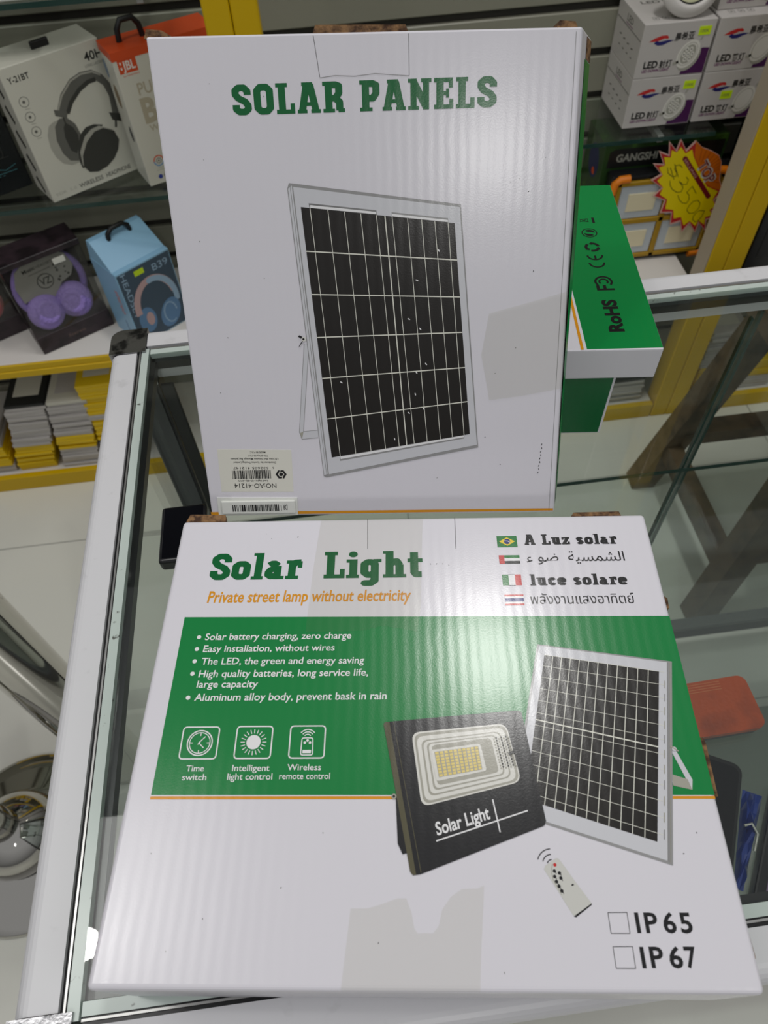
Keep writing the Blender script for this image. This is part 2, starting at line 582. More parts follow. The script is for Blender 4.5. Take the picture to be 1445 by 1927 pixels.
# ------------------------------------------------------------------ shelving along the wall
def upright(name, x, label):
    u = empty(name, label, 'upright', Matrix.Translation((x, 1.24, 0)), 'yellow uprights of the wall shelving')
    a = MB(); a.rbox(-.041, -.0006, 0, .05, 0, 2.2, YFR, r=.002, seg=1); a.build('profile', u)
    a = MB(); a.rbox(.0006, .041, 0, .05, 0, 2.2, YFR, r=.002, seg=1); a.build('profile', u)
    return u
upright('shelving_upright', -0.0925, 'yellow upright behind the top left of the tall panel carton')
upright('shelving_upright', 0.8555, 'yellow upright to the right of the yellow price star')

def shelf_unit(x0, x1, label):
    u = empty('shelf_base', label, 'shelf', Matrix.Translation((x0, 1.24, 0)), 'low shelf bases of the wall shelving')
    w = x1 - x0
    a = MB(); a.rbox(0, w, 0, .016, 0, .046, YFR, r=.0015, seg=1); a.build('plinth', u)
    a = MB(); a.rbox(.001, w - .001, .016, .285, .030, .044, WBOARD, r=.001, seg=1); a.build('bottom_board', u)
    a = MB(); a.rbox(.001, w - .001, .002, .285, .374, .405, WBOARD, r=.001, seg=1); a.build('top_board', u)
    a = MB(); a.rbox(0, w, -.006, .0018, .371, .389, YFR, r=.002, seg=1); a.rbox(0, w, -.004, .0018, .3885, .4045, YFR, r=.002, seg=1); a.build('edge_trim', u)
    return u
shelf_unit(-1.25, -0.135, 'low yellow edged shelf base under the boxed headphones')
shelf_unit(-0.050, 0.8116, 'low yellow edged shelf base under the boxed work light')
shelf_unit(0.898, 1.70, 'low yellow edged shelf base right of the right hand upright')

# beige side board next to the right upright
m = MB(); m.rbox(0.8118, 0.8140, 1.242, 1.289, 0.4055, 2.0, BEIGE, r=.0005, seg=1)
o = m.build('side_board'); tag(o, 'narrow beige strip fixed along the left of the right hand yellow upright', 'board')

def glass_shelf(x0, x1, y0, z, label):
    u = empty('glass_shelf', label, 'glass shelf', Matrix.Translation((x0, y0, z)), 'glass shelves on the slat wall')
    w, d = x1 - x0, YW - .001 - y0
    a = MB(); a.box(0, w, 0, d, -.008, 0, GLASS2); a.build('pane', u)
    a = MB(); a.box(0, w, -.0012, -.0001, -.008, 0, GEDGE); a.build('front_edge', u)
    for bx in (.10, w - .10):
        a = MB(); a.rbox(bx - .006, bx + .006, .02, d, -.022, -.0085, SEAM, r=.001, seg=1); a.build('bracket', u)
    return u
glass_shelf(-1.25, -0.140, 1.315, 0.70, 'glass shelf under the white and dark headphone boxes')
glass_shelf(-0.045, 0.795, 1.345, 0.70, 'glass shelf under the downlight cartons')
glass_shelf(-1.25, -0.140, 1.345, 1.012, 'topmost glass shelf at the upper left corner')

# ================================================================== DISPLAY COUNTER
GZ = 0.95
X0, X1, Yf, Yb = -0.2223, 1.02, -0.003, 0.610
ctr = empty('display_counter', 'white aluminium framed glass display counter carrying the cartons', 'counter', Matrix.Identity(4))

def rail(a0, a1, pos, along, out):
    """white top rail, 27 mm wide, rounded on its outer side. along: 'x' or 'y'; out: +1/-1 side of the rounding"""
    w, h, r = .0270, .042, .010
    prof = [(0, -h), (0, 0)]               # inner side
    prof += [(w - r + r * math.sin(t), -r + r * math.cos(t)) for t in [math.pi / 2 * k / 6 for k in range(7)]]
    prof += [(w, -h)]
    q = MB()
    pa, pb = [], []
    for x, z in prof:
        c = pos + out * x
        if along == 'y': pa.append((c, a0, GZ + z)); pb.append((c, a1, GZ + z))
        else: pa.append((a0, c, GZ + z)); pb.append((a1, c, GZ + z))
    n = len(prof)
    q.mesh(pa + pb, [(i, (i + 1) % n, n + (i + 1) % n, n + i) for i in range(n)] + [tuple(range(n - 1, -1, -1)), tuple(range(n, 2 * n))], ALU)
    return q.build('top_rail', ctr)
rail(Yf + .035, Yb - .036, X0 + .027, 'y', -1)
rail(Yf + .035, Yb - .036, X1 - .027, 'y', 1)
rail(X0 + .036, X1 - .036, Yb - .027, 'x', 1)
rail(X0 + .036, X1 - .036, Yf + .027, 'x', -1)

def corner(cx, cy, sx, sy):
    q = MB()
    r = .012
    W = .036
    pts = [(0, 0), (W, 0), (W, W - r)] + [(W - r + r * math.cos(t), W - r + r * math.sin(t)) for t in [math.pi / 2 * k / 6 for k in range(1, 6)]] + [(W - r, W), (0, W)]
    pts = [(cx + sx * x, cy + sy * y) for x, y in pts]
    if sx * sy < 0: pts = pts[::-1]
    q.prism(pts, GZ - .044, GZ + .0012, CHROME)
    return q.build('corner_cap', ctr, 'worn chrome corner cap')
corner(X0 + .0355, Yb - .0355, -1, 1); corner(X0 + .0355, Yf + .0345, -1, -1)
corner(X1 - .0355, Yb - .0355, 1, 1); corner(X1 - .0355, Yf + .0345, 1, -1)

def strips(along, edge, inn, a0, a1):
    """from the rail inwards: gasket, lip, gasket, pale glass edge, dark channel"""
    off = 0.0
    for nm, w, mt, dz in (('gasket', .0022, GASK, -.003), ('lip', .0013, SEAM, -.001), ('gasket', .0010, GASK, -.003), ('edge_strip', .0070, STRIP, -.0008), ('channel', .0055, GASK, -.0068)):
        c0, c1 = sorted((edge + inn * off, edge + inn * (off + w)))
        q = MB()
        zb = GZ - .012 if nm != 'channel' else GZ - .016
        if along == 'y': q.box(c0, c1, a0, a1, zb, GZ + dz, mt)
        else: q.box(a0, a1, c0, c1, zb, GZ + dz, mt)
        q.build(nm, ctr)
        off += w
strips('y', X0 + .0271, 1, Yf + .0300, Yb - .030)
strips('x', Yb - .0271, -1, X0 + .040, X1 - .040)
strips('x', Yf + .0271, 1, X0 + .040, X1 - .040)
m = MB(); m.box(X0 + .0388, X1 - .0388, Yf + .0388, Yb - .0388, GZ - .006, GZ, GLASS); m.build('glass_top', ctr)
# posts, bottom rails, panes, inner shelf, base deck
for px, py in ((X0 + .004, Yb - .032), (X0 + .004, Yf + .004), (X1 - .032, Yb - .032), (X1 - .032, Yf + .004)):
    m = MB(); m.rbox(px, px + .028, py, py + .028, 0.05, GZ - .0445, ALUG, r=.002, seg=1); m.build('corner_post', ctr)
    m = MB(); m.lathe([(.0, .0), (.016, .0), (.018, .006), (.012, .05), (0, .05)], GASK, 16, Matrix.Translation((px + .014, py + .014, 0))); m.build('foot', ctr)
m = MB()
m.box(X0 + .005, X0 + .029, Yf + .033, Yb - .033, .06, .10, ALUG); m.build('bottom_rail', ctr)
m = MB(); m.box(X1 - .029, X1 - .005, Yf + .033, Yb - .033, .06, .10, ALUG); m.build('bottom_rail', ctr)
m = MB(); m.box(X0 + .033, X1 - .033, Yf + .005, Yf + .029, .06, .10, ALUG); m.build('bottom_rail', ctr)
m = MB(); m.box(X0 + .033, X1 - .033, Yb - .029, Yb - .005, .06, .10, ALUG); m.build('bottom_rail', ctr)
m = MB(); m.box(X0 + .015, X0 + .020, Yf + .035, Yb - .035, .101, GZ - .046, GLASS); m.build('side_pane', ctr)
m = MB(); m.box(X1 - .020, X1 - .015, Yf + .035, Yb - .035, .101, GZ - .046, GLASS); m.build('side_pane', ctr)
m = MB(); m.box(X0 + .035, X1 - .035, Yf + .015, Yf + .020, .101, GZ - .046, GLASS); m.build('front_pane', ctr)
for a, b, yy in ((X0 + .035, 0.474, Yb - .018), (0.4545, X1 - .035, Yb - .028)):
    d = MB(); d.box(a, b, yy - .005, yy, .102, GZ - .047, GLASS); dd = d.build('sliding_door', ctr)
    d = MB(); d.box((b - .004) if a < 0 else a, b if a < 0 else (a + .003), yy - .0052, yy + .0002, .103, GZ - .048, GEDGE); d.build('door_edge', dd)
for xa, xb in ((X0 + .0335, X0 + .0345), (X1 - .0345, X1 - .0335)):
    m = MB(); m.box(xa - .0008, xb + .0008, Yb - .034, Yb - .010, .101, GZ - .046, GASK); m.build('gasket', ctr)
m = MB(); m.rbox(X0 + .0362, X0 + .050, Yb - .0345, Yb - .030, .103, GZ - .047, GASK, r=.001, seg=1); m.build('door_stile', ctr, 'black door stile')
SZ = 0.66
m = MB(); m.box(X0 + .024, X1 - .024, Yf + .045, 0.565, SZ - .006, SZ, GLASS2); sh = m.build('inner_shelf', ctr)
m = MB(); m.box(X0 + .024, X1 - .024, 0.5652, 0.5664, SZ - .006, SZ, GEDGE); m.build('shelf_edge', sh)
DECK = mat('grey_deck', (112, 117, 108), 0.3)
m = MB(); m.rbox(X0 + .030, X1 - .030, Yf + .030, Yb - .20, .075, .095, DECK, r=.001, seg=1); m.build('base_deck', ctr)


# ================================================================== CARTONS ON THE COUNTER
def flap_edge(parent, pts, z0, z1, label='torn brown board edge'):
    q = MB(); q.prism(pts, z0, z1, KRAFT)
    return q.build('board_edge', parent, label)


def solar_panel_print(a, outer, side, inner, cells, k0):
    pass


# ---- the carton lying flat in front
T = 0.070
yaw = -0.12882586
L = empty('lamp_carton', 'white and green flat carton with floodlight picture, front of the counter', 'carton', yawm((-0.15476053, 0.03476546, GZ + .0002), yaw), 'solar lamp and panel cartons')
W, D = .3197, .2741
m = MB(); m.rbox(0, W, 0, D, 0, T, CARD, r=.0028, seg=4); m.build('carton_body', L)
# side prints: green sides with the white top strip
for x, sg in ((-.00012, -1), (W + .00012, 1)):
    a = MB()
    for z0, z1, mt in ((.004, T - .016, GREEN), (T - .015, T - .0125, ORANGE)):
        q = [(x, .004, z0), (x, D - .004, z0), (x, D - .004, z1), (x, .004, z1)]
        a.face(q if sg > 0 else q[::-1], mt)
    a.build('printed_side', L)

a = Art(T); a.poly([(14.0, 198.6), (320.0 - .9, 195.8), (320.0 - .9, 88.8), (14.0, 89.5)], GREEN)
a.layer(1).poly([(13.9, 88.8), (319.0, 88.3), (319.0, 86.8), (13.9, 87.2)], ORANGE)
a.build('printed_band', L)

a = Art(T).layer(1)
a.slab('Solar', (25.2, 225.7), (86.5, 225.8), 20.6, DGREEN, w=.215, gap=.04, slant=.03)
a.slab('Light', (101.4, 225.9), (167.2, 226.0), 20.6, DGREEN, w=.215, gap=.04, slant=.0)
a.build('printed_title', L, 'green slab lettering')
a = Art(T).layer(1)
a.text('Private street lamp without electricity', (26.7, 209.0), (158.2, 208.8), 8.6, ORANGE, bold=.018, slant=.10)
a.build('printed_tagline', L, 'orange italic lettering')
a = Art(T).layer(2)
for s, p0, p1, h in (('Solar battery charging, zero charge', (29.4, 182.4), (121.1, 182.5), 4.7), ('Easy installation, without wires', (29.5, 174.3), (111.1, 174.5), 4.6),
                     ('The LED, the green and energy saving', (29.6, 166.0), (129.4, 165.9), 4.6), ('High quality batteries, long service life,', (29.3, 157.8), (132.1, 158.0), 4.7),
                     ('large capacity', (29.2, 151.2), (66.0, 151.2), 4.6), ('Aluminum alloy body, prevent bask in rain', (29.1, 143.0), (143.3, 143.2), 4.7)):
    a.text(s, p0, p1, h, WHITE, bold=.012, slant=.08)
for p in ((25.6, 184.4), (25.5, 176.3), (25.4, 168.2), (25.4, 160.1), (25.3, 145.0)):
    a.disc(p, 1.35, WHITE, 20)
a.build('printed_features', L, 'white lettering on green')

# three icons
def icon_frame(a, x0, y0, x1, y1):
    o = a.rrect([(x0, y0), (x1, y0), (x1, y1), (x0, y1)], 2.2)
    a.line(o, .75, WHITE, closed=True)
a = Art(T).layer(2)
icon_frame(a, 26.0, 109.0, 47.0, 127.2)
c = (36.6, 118.0)
a.ring(c, 7.1, .7, WHITE); a.ring(c, 5.9, .5, WHITE)
for t in range(4):
    q = t * math.pi / 2; a.line([(c[0] + 5.9 * math.cos(q), c[1] + 5.9 * math.sin(q)), (c[0] + 4.0 * math.cos(q), c[1] + 4.0 * math.sin(q))], .5, WHITE)
a.line([(39.4, 121.6), (36.0, 118.0), (39.2, 115.2)], .5, WHITE); a.line([(35.6, 117.0), (37.0, 119.0)], .5, WHITE)
a.text('Time', (31.3, 102.1), (41.3, 102.1), 3.5, WHITE, bold=.008); a.text('switch', (29.8, 97.3), (43.4, 97.3), 3.5, WHITE, bold=.008)
a.build('printed_icon', L, 'white clock icon')
a = Art(T).layer(2)
icon_frame(a, 57.3, 109.1, 77.9, 127.4)
c = (67.5, 118.3); a.disc(c, 4.1, WHITE)
for t in range(20):
    q = t * math.pi / 10; a.line([(c[0] + 5.0 * math.cos(q), c[1] + 5.0 * math.sin(q)), (c[0] + 7.4 * math.cos(q), c[1] + 7.4 * math.sin(q))], .45, WHITE)
a.text('Intelligent', (57.2, 102.2), (78.2, 102.2), 3.6, WHITE, bold=.008); a.text('light control', (55.1, 97.4), (80.2, 97.5), 3.6, WHITE, bold=.008)
a.build('printed_icon', L, 'white sun icon')
a = Art(T).layer(2)
icon_frame(a, 88.3, 109.2, 108.3, 127.5)
a.line(a.rrect([(95.0, 110.9), (101.8, 110.9), (101.4, 120.6), (95.2, 120.6)], 1.2), .6, WHITE, closed=True)
a.rect(96.0, 111.9, 100.8, 113.7, WHITE)
for p in ((96.9, 117.8), (99.9, 117.8), (98.4, 119.1)): a.disc(p, .75, WHITE, 16)
for r in (2.2, 3.6, 5.0): a.ring((98.3, 120.4), r, .55, WHITE, 16, math.radians(38), math.radians(142))
a.text('Wireless', (88.2, 102.5), (107.0, 102.5), 3.5, WHITE, bold=.008); a.text('remote control', (84.1, 97.7), (112.3, 97.7), 3.5, WHITE, bold=.008)
a.build('printed_icon', L, 'white remote icon')

# flags
a = Art(T).layer(1); a.rect(217.2, 248.3, 230.6, 257.3, FGREEN)
a.layer(2).poly([(218.6, 252.8), (223.9, 249.4), (229.2, 252.8), (223.9, 256.2)], YEL); a.layer(3).disc((223.9, 252.8), 2.1, BLUE); a.layer(4).line([(222.0, 253.3), (224.2, 253.1), (225.8, 252.0)], .4, WHITE)
a.build('printed_flag', L, 'green flag with yellow diamond')
a = Art(T).layer(1); a.rect(217.4, 239.7, 231.0, 241.9, FGREEN); a.rect(217.4, 237.5, 231.0, 239.7, WHITE); a.rect(217.4, 235.3, 231.0, 237.5, BLACK); a.layer(2).rect(217.4, 235.3, 220.9, 241.9, RED)
a.build('printed_flag', L, 'flag with red bar and three stripes')
a = Art(T).layer(1); a.rect(218.2, 218.9, 222.3, 227.0, FGREEN); a.rect(222.3, 218.9, 226.4, 227.0, WHITE); a.rect(226.4, 218.9, 230.4, 227.0, RED); a.layer(2).line([(222.3, 227), (226.4, 227)], .2, SLIT); a.line([(222.3, 218.9), (226.4, 218.9)], .2, SLIT)
a.build('printed_flag', L, 'green white red upright stripes')
a = Art(T).layer(1)
for y0, y1, mt in ((204.4, 205.7, RED), (205.7, 207.0, WHITE), (207.0, 209.6, BLUE), (209.6, 210.9, WHITE), (210.9, 212.2, RED)): a.rect(218.5, y0, 230.5, y1, mt)
a.build('printed_flag', L, 'red white and blue level stripes')
a = Art(T).layer(1)
a.slab('A Luz solar', (235.5, 250.0), (297.1, 249.8), 8.3, BLACK, w=.22, gap=.06)
a.slab('luce solare', (235.9, 218.7), (298.0, 218.5), 8.3, BLACK, w=.22, gap=.06)
a.text('\uFE80 \uFEEE\uFEBF  \uFE94\uFEF4\uFEB4\uFEE4\uFEB8\uFEDF\uFE8D', (235.5, 236.8), (299.6, 236.6), 7.6, BLACK, bold=.004)
a.text('\u0E1E\u0E25\u0E31\u0E07\u0E07\u0E32\u0E19\u0E41\u0E2A\u0E07\u0E2D\u0E32\u0E17\u0E34\u0E15\u0E22\u0E4C', (234.6, 205.2), (299.9, 205.0), 7.2, BLACK, bold=0.0)
a.build('printed_languages', L, 'black lettering in four scripts')

# IP boxes
a = Art(T).layer(1)
for x0, y0 in ((252.9, 24.5), (252.8, 10.1)):
    a.line([(x0, y0), (x0 + 9.1, y0), (x0 + 9.3, y0 + 8.9), (x0, y0 + 8.8)], .28, BLACK, closed=True)
for ch, x0, x1, yb in (('I', 265.6, 267.5, 24.9), ('P', 270.0, 276.2, 24.9), ('6', 278.8, 284.9, 24.9), ('5', 286.9, 292.6, 24.9), ('I', 265.2, 267.1, 10.4), ('P', 269.6, 275.9, 10.5), ('6', 278.5, 284.7, 10.5), ('7', 286.0, 291.4, 10.6)):
    a.text(ch, (x0, yb), (x1, yb), 8.8, BLACK, bold=.022)
a.build('printed_marking', L, 'black lettering with tick boxes')

# solar panel picture (behind the lamp picture)
a = Art(T).layer(2)
a.poly([(301.2, 113.0), (304.0, 112.6), (309.3, 96.7), (307.9, 91.5), (298.4, 93.7), (298.4, 99.8), (306.0, 97.2)], FRAME)
a.poly([(298.8, 99.6), (306.8, 97.0), (307.9, 91.5), (298.4, 93.7)], SILVER2)
a.layer(3).poly([(235.2, 177.4), (313.7, 165.3), (289.3, 54.4), (210.0, 79.8)], FRAMED)
a.layer(4).poly([(236.2, 176.4), (310.6, 164.8), (287.0, 56.6), (211.6, 80.6)], FRAME)
a.layer(5); q = [(218.1, 86.9), (283.8, 65.5), (304.7, 159.0), (238.7, 170.2)]
a.poly(q, PANELB)
a.layer(6); H = homog(q)
for k in range(1, 12): a.line([H(k / 12, 0), H(k / 12, 1)], .42, LINEW)
for k in range(0, 12):
    v = (k + .5) / 11.5 if k < 6 else (k + .5) / 11.5
    a.line([H(0, v), H(1.04, v)], .26, LINEW)
a.line([H(0, .515), H(1, .515)], .7, LINEW)
for k in range(11):
    v = (k + .25) / 11.5; a.line([H(1.045, v), H(1.045, v + .05)], .5, SILVER2 if k % 3 else FRAMED)
a.line([(311.2, 164.4), (287.6, 56.2)], .35, FRAMED); a.line([(312.4, 164.8), (288.4, 55.6)], .3, SILVER2)
a.layer(7).disc((303.2, 113.2), 1.3, FRAME, 12); a.line([(301.6, 114.6), (305.2, 112.0)], .8, SILVER2)
a.build('printed_panel', L, 'printed solar panel picture')

# floodlight picture
a = Art(T).layer(7)
a.poly([(148.6, 88.0), (150.4, 88.0), (152.4, 72.0), (154.6, 60.2), (152.1, 59.6), (149.6, 64.7)], LAMPB)
a.poly([(141.7, 128.2), (142.5, 129.3), (145.4, 129.6), (159.8, 50.0), (157.3, 49.7), (155.9, 51.3)], OLIVE)
a.poly([(145.0, 129.6), (188.5, 133.3), (218.8, 135.7), (220.6, 135.3), (221.2, 134.0), (227.9, 75.7), (226.7, 73.4), (161.4, 50.3), (158.9, 49.9)], LAMPB)
a.layer(8).line([(147.4, 129.6), (161.4, 51.0)], .35, OLIVE)
for p in ((147.6, 88.3),): a.disc(p, 1.4, SILVER2, 16); a.layer(9).disc(p, .7, LAMPB, 12)
q0 = [(162.5, 82.8), (217.1, 95.8), (211.6, 128.1), (157.6, 123.1)]
H = homog(q0)
def insetq(l, b, r, t): return [H(l, b), H(r, b), H(r, t), H(l, t)]
lay = 10
LR = [((0, 0, 1, 1), SILVER, 5.0), ((.018, .02, .985, .975), SILVER2, 4.6), ((.035, .05, .955, .93), SILVER, 4.2), ((.07, .10, .90, .87), SILVER2, 3.8), ((.085, .12, .885, .85), SILVER, 3.6),
      ((.115, .16, .835, .82), SILVER2, 3.0), ((.13, .18, .82, .80), SILVER, 2.8), ((.155, .215, .77, .775), SILVER2, 2.4)]
for b, mt, r in LR:
    a.layer(lay).poly(a.rrect(insetq(*b), r), mt); lay += 1
for k in range(7):     # facets on the right wall of the reflector
    for r_ in range(11):
        u = .795 + k * .030; v = .25 + r_ * .048 + (k % 2) * .02
        if v < .8 + k * .01: a.layer(lay).poly(insetq(u, v, u + .016, v + .026), LAMPB if k % 2 else SILVER2)
lay += 1
a.layer(lay).poly(a.rrect([(168.1, 112.9), (170.8, 95.9), (198.7, 101.5), (196.1, 116.5)][::1], 1.6), SILVER); lay += 1
ql = [(172.3, 98.0), (196.3, 102.2), (194.9, 115.0), (170.2, 111.8)]
a.layer(lay).poly(ql, SILVER2); lay += 1
H = homog(ql)
for i in range(10):
    for r_ in range(8):
        u, v = i / 10, r_ / 8
        a.layer(lay).poly([H(u + .012, v + .012), H(u + .085, v + .012), H(u + .085, v + .112), H(u + .012, v + .112)], LEDY)
lay += 1
a.layer(lay).line([(211.5, 110.5), (215.0, 112.0)], 1.4, LAMPB)
a.layer(8).text('Solar Light', (170.3, 68.6), (198.9, 77.0), 6.6, WHITE, bold=.022, slant=.1)
a.line([(169.7, 65.9), (218.9, 80.9)], .7, WHITE); a.line([(200.7, 86.7), (203.3, 70.2)], .7, WHITE)
a.build('printed_floodlight', L, 'printed black floodlight picture')

# remote picture
a = Art(T).layer(1)
a.poly([(230.6, 57.7), (231.8, 57.8), (233.0, 56.4), (238.5, 47.8), (245.6, 37.4), (236.8, 31.5), (235.7, 32.3), (227.8, 46.2), (224.0, 52.6), (224.9, 54.3)], REMO)
a.poly([(245.7, 37.4), (245.5, 36.6), (237.1, 31.2), (236.0, 31.6), (236.8, 32.1)], BLACK)
a.layer(2).disc((229.8, 54.7), .85, RED, 16)
for p in ((229.2, 51.8), (231.6, 50.9), (229.0, 49.3), (232.0, 48.6), (229.6, 47.0), (230.6, 44.9), (231.7, 42.8)): a.disc(p, .85, BLACK, 14); a.line([(p[0] + .5, p[1] - .6), (p[0] + .8, p[1] - 1.3)], .35, BLACK)
a.line([(236.9, 45.3), (238.0, 45.8)], .7, BLACK)
a.line([(228.6, 55.0), (227.6, 52.0), (228.0, 48.0), (231.6, 41.0)], .25, SILVER2)
for r in (2.3, 4.7, 7.3): a.ring((228.6, 54.6), r + .3, .45, BLACK, 14, math.radians(92), math.radians(160))
a.build('printed_remote', L, 'printed remote control picture')

a = Art(T).layer(1)
random.seed(32)
for p in ((60, 262), (64, 258), (82, 259), (172, 236), (176, 236), (180, 236), (184, 235), (20, 60), (52, 30), (90, 44), (110, 70), (305, 70), (296, 60), (200, 8), (36, 16), (140, 20)):
    a.disc(p, random.uniform(.2, .4), FRAMED if random.random() < .6 else SLIT, 7, ry=random.uniform(.2, .7), rot=random.uniform(0, 3))
tag(a.build('scuff_marks', L, 'small scuff marks'), kind='stuff')
# cut lines, tapes, torn edges
a = Art(T).layer(1); a.line([(129.6, 273.4), (130.1, 248.6)], .35, SLIT); a.build('cut_line', L, 'thumb flap slit'); a = Art(T).layer(1); a.line([(189.8, 273.6), (189.4, 247.7)], .35, SLIT); a.build('cut_line', L, 'thumb flap slit')
a = Art(T).layer(4)
a.poly([(97.3, 273.8), (167.7, 273.8), (166.2, 240), (165.0, 205), (162.2, 186.4), (154, 188.5), (140, 191), (130, 188), (112, 187.2), (92.4, 187.2), (94, 230)], TAPE)
a.build('clear_tape', L)
a = Art(T).layer(4)
a.poly([(125.9, 34.7), (134.5, 34.8), (141.1, 36.6), (149.1, 39.2), (153.7, 39.3), (156.3, 33.1), (157.5, 26.3), (159.1, 24.0), (162.7, 24.3), (166.5, 24.0), (169.6, 27.4), (171.5, 34.3), (176.3, 40.2), (181.8, 43.5), (189.8, 43.8), (193.1, 45.3), (191.8, 33.8), (189.6, 16.9), (188.0, 0.4), (122.4, 0.4)], TAPE)
a.build('clear_tape', L)
flap_edge(L, [(.002, D - .0004), (.030, D - .0004), (.029, D + .0052), (.004, D + .006)], T - .006, T - .0008)
flap_edge(L, [(.270, D - .0004), (.304, D - .0004), (.303, D + .0030), (.272, D + .0026)], T - .006, T - .0008)
flap_edge(L, [(W - .0004, .1205), (W - .0004, .090), (W + .0024, .0890), (W + .0032, .117), (W + .0026, .121)], T - .010, T - .0035)
flap_edge(L, [(W - .0004, .214), (W - .0004, .203), (W + .0026, .204), (W + .0030, .211)], T - .012, T - .005)
flap_edge(L, [(W - .0004, .040), (W - .0004, .014), (W + .0030, .015), (W + .0024, .036)], T - .016, T - .009)

# ---- the tall carton leaning behind it
tU = .0275
lean = 0.54314137
Ux = Vector((0.99168717, -0.12867231, 0)); Uy = Vector((0.06650143, 0.51253153, 0.85608936)); Un = Vector((-0.110155, -0.84897283, 0.51682783))
Uo = Vector((-0.11386915, 0.34775363, 0.9655012)) - Un * tU + Vector((0, 0, .0010))
U = empty('panel_carton', 'tall white carton with green lettering and solar panel picture, leaning behind the flat one', 'carton', frame(Uo, Ux, Uy, Un), 'solar lamp and panel cartons')
mm = .001
fr = [(.0012, 0.0008), (.2711, -.0006), (.2680, .3211), (-.0007, .3246)]     # front face corners
bk = [(.004, 0.0008), (.2782, 0.0), (.2804, .3190), (.006, .3215)]          # back: the carton is racked a little to the right
m = MB()
bm = bmesh.new()
vs = [bm.verts.new((x, y, 0)) for x, y in bk] + [bm.verts.new((x, y, tU)) for x, y in fr]
for f in ((3, 2, 1, 0), (4, 5, 6, 7), (0, 1, 5, 4), (1, 2, 6, 5), (2, 3, 7, 6), (3, 0, 4, 7)): bm.faces.new([vs[i] for i in f])
bmesh.ops.bevel(bm, geom=list(bm.edges), offset=.0014, segments=2, affect='EDGES', profile=.5)
bmesh.ops.recalc_face_normals(bm, faces=bm.faces)
m.addbm(bm, CARD); m.build('carton_body', U)
# right side: white strip by the face, then green
def sidept(y, k):
    """point on the right side at height y, k from face (0) to back (1)"""
    f = Vector((fr[1][0], fr[1][1], tU)).lerp(Vector((fr[2][0], fr[2][1], tU)), y); b = Vector((bk[1][0], bk[1][1], 0)).lerp(Vector((bk[2][0], bk[2][1], 0)), y)
    return f.lerp(b, k) + Vector((.00025, 0, 0))
q = MB(); q.face([sidept(.01, .42), sidept(.01, .94), sidept(.955, .94), sidept(.955, .42)], GREEN); q.build('printed_side', U)
q = MB(); q.face([sidept(.957, .50), sidept(.957, .97), sidept(.995, .97), sidept(.995, .50)], KRAFT); q.build('board_edge', U, 'torn brown board edge'); q = MB(); q.face([sidept(.44, .40), sidept(.44, .9), sidept(.50, .9), sidept(.50, .40)], KRAFT); q.build('board_edge', U, 'torn brown board edge')

a = Art(tU).layer(1)
a.slab('SOLAR PANELS', (49.6, 279.9), (217.3, 279.5), 17.1, DGREEN, w=.215, gap=.08)
a.build('printed_title', U, 'green slab lettering')
a = Art(tU).layer(1); a.poly([(.8, 4.4), (270.4, 3.0), (270.6, 1.2), (1.2, 1.8)], ORANGE); a.build('printed_line', U, 'orange line')
# panel picture
a = Art(tU).layer(1)
a.poly([(84.6, 134.5), (88.3, 134.3), (79.4, 69.0), (91.0, 70.0), (90.2, 64.1), (77.9, 63.1), (76.3, 68.8)], FRAME)
a.layer(2).poly([(76.6, 68.0), (77.9, 63.1), (79.4, 69.0)], SILVER2); a.line([(84.6, 134.5), (76.3, 68.8), (77.9, 63.1), (90.2, 64.1)], .3, FRAMED); a.line([(88.0, 134.0), (79.4, 69.2), (91, 70)], .3, FRAMED)
a.layer(3).poly([(80.7, 236.3), (82.0, 239.6), (195.6, 223.5), (211.0, 54.1), (94.7, 32.1), (92.6, 33.1)], FRAMED)
a.layer(4).poly([(81.2, 236.2), (83.8, 238.0), (95.8, 35.0), (93.0, 33.8)], FRAME)
a.layer(4).poly([(84.6, 237.2), (194.9, 221.8), (210.0, 56.2), (96.8, 34.6)], FRAME)
a.layer(5).line([(82.7, 237.5), (95.0, 33.0)], .35, FRAMED)
a.layer(5).poly([(88.9, 224.8), (191.6, 212.0), (204.5, 64.7), (99.7, 48.2)], PANELB)
a.layer(4).poly([(94.2, 227.0), (139.4, 221.4), (139.6, 218.0), (94.8, 223.0)], FRAMED); a.poly([(149.4, 220.0), (187.2, 215.2), (187.5, 212.0), (149.8, 217.0)], FRAMED)
a.poly([(105.6, 45.2), (200.4, 61.3), (200.3, 64.5), (106.2, 49.5)], FRAMED)
a.layer(5.5).poly([(95.2, 225.8), (139.2, 220.4), (139.2, 219.0), (95.0, 224.1)], WHITE); a.poly([(149.8, 218.9), (187.1, 214.1), (187.1, 212.8), (149.8, 217.4)], WHITE); a.poly([(106.4, 46.8), (200.2, 62.4), (200.2, 63.8), (106.2, 48.8)], WHITE)
a.layer(6)
R = [(90.4, 196.9), (193.7, 188.5), (92.3, 168.4), (195.7, 164.1), (94.4, 138.7), (197.9, 139.8), (96.1, 109.2), (200.1, 114.8), (97.9, 78.6), (202.4, 89.6)]
for i in range(5): a.line([R[2 * i], R[2 * i + 1]], .75, LINEW)
CT = [(95.0, 224.0), (106.9, 222.5), (118.0, 221.1), (128.8, 219.7), (139.3, 218.4), (145.0, 217.8), (149.8, 217.1), (160.1, 215.8), (169.5, 214.7), (178.3, 213.6), (187.2, 212.5)]
CB = [(106.2, 49.1), (118.2, 50.8), (129.9, 52.8), (141.0, 54.5), (151.4, 56.2), (157.1, 57.1), (162.8, 58.0), (172.6, 59.6), (182.5, 61.1), (191.5, 62.6), (200.2, 63.9)]
for i, (p, q) in enumerate(zip(CT, CB)): a.line([p, q], .75 if i == 5 else .42, LINEW)
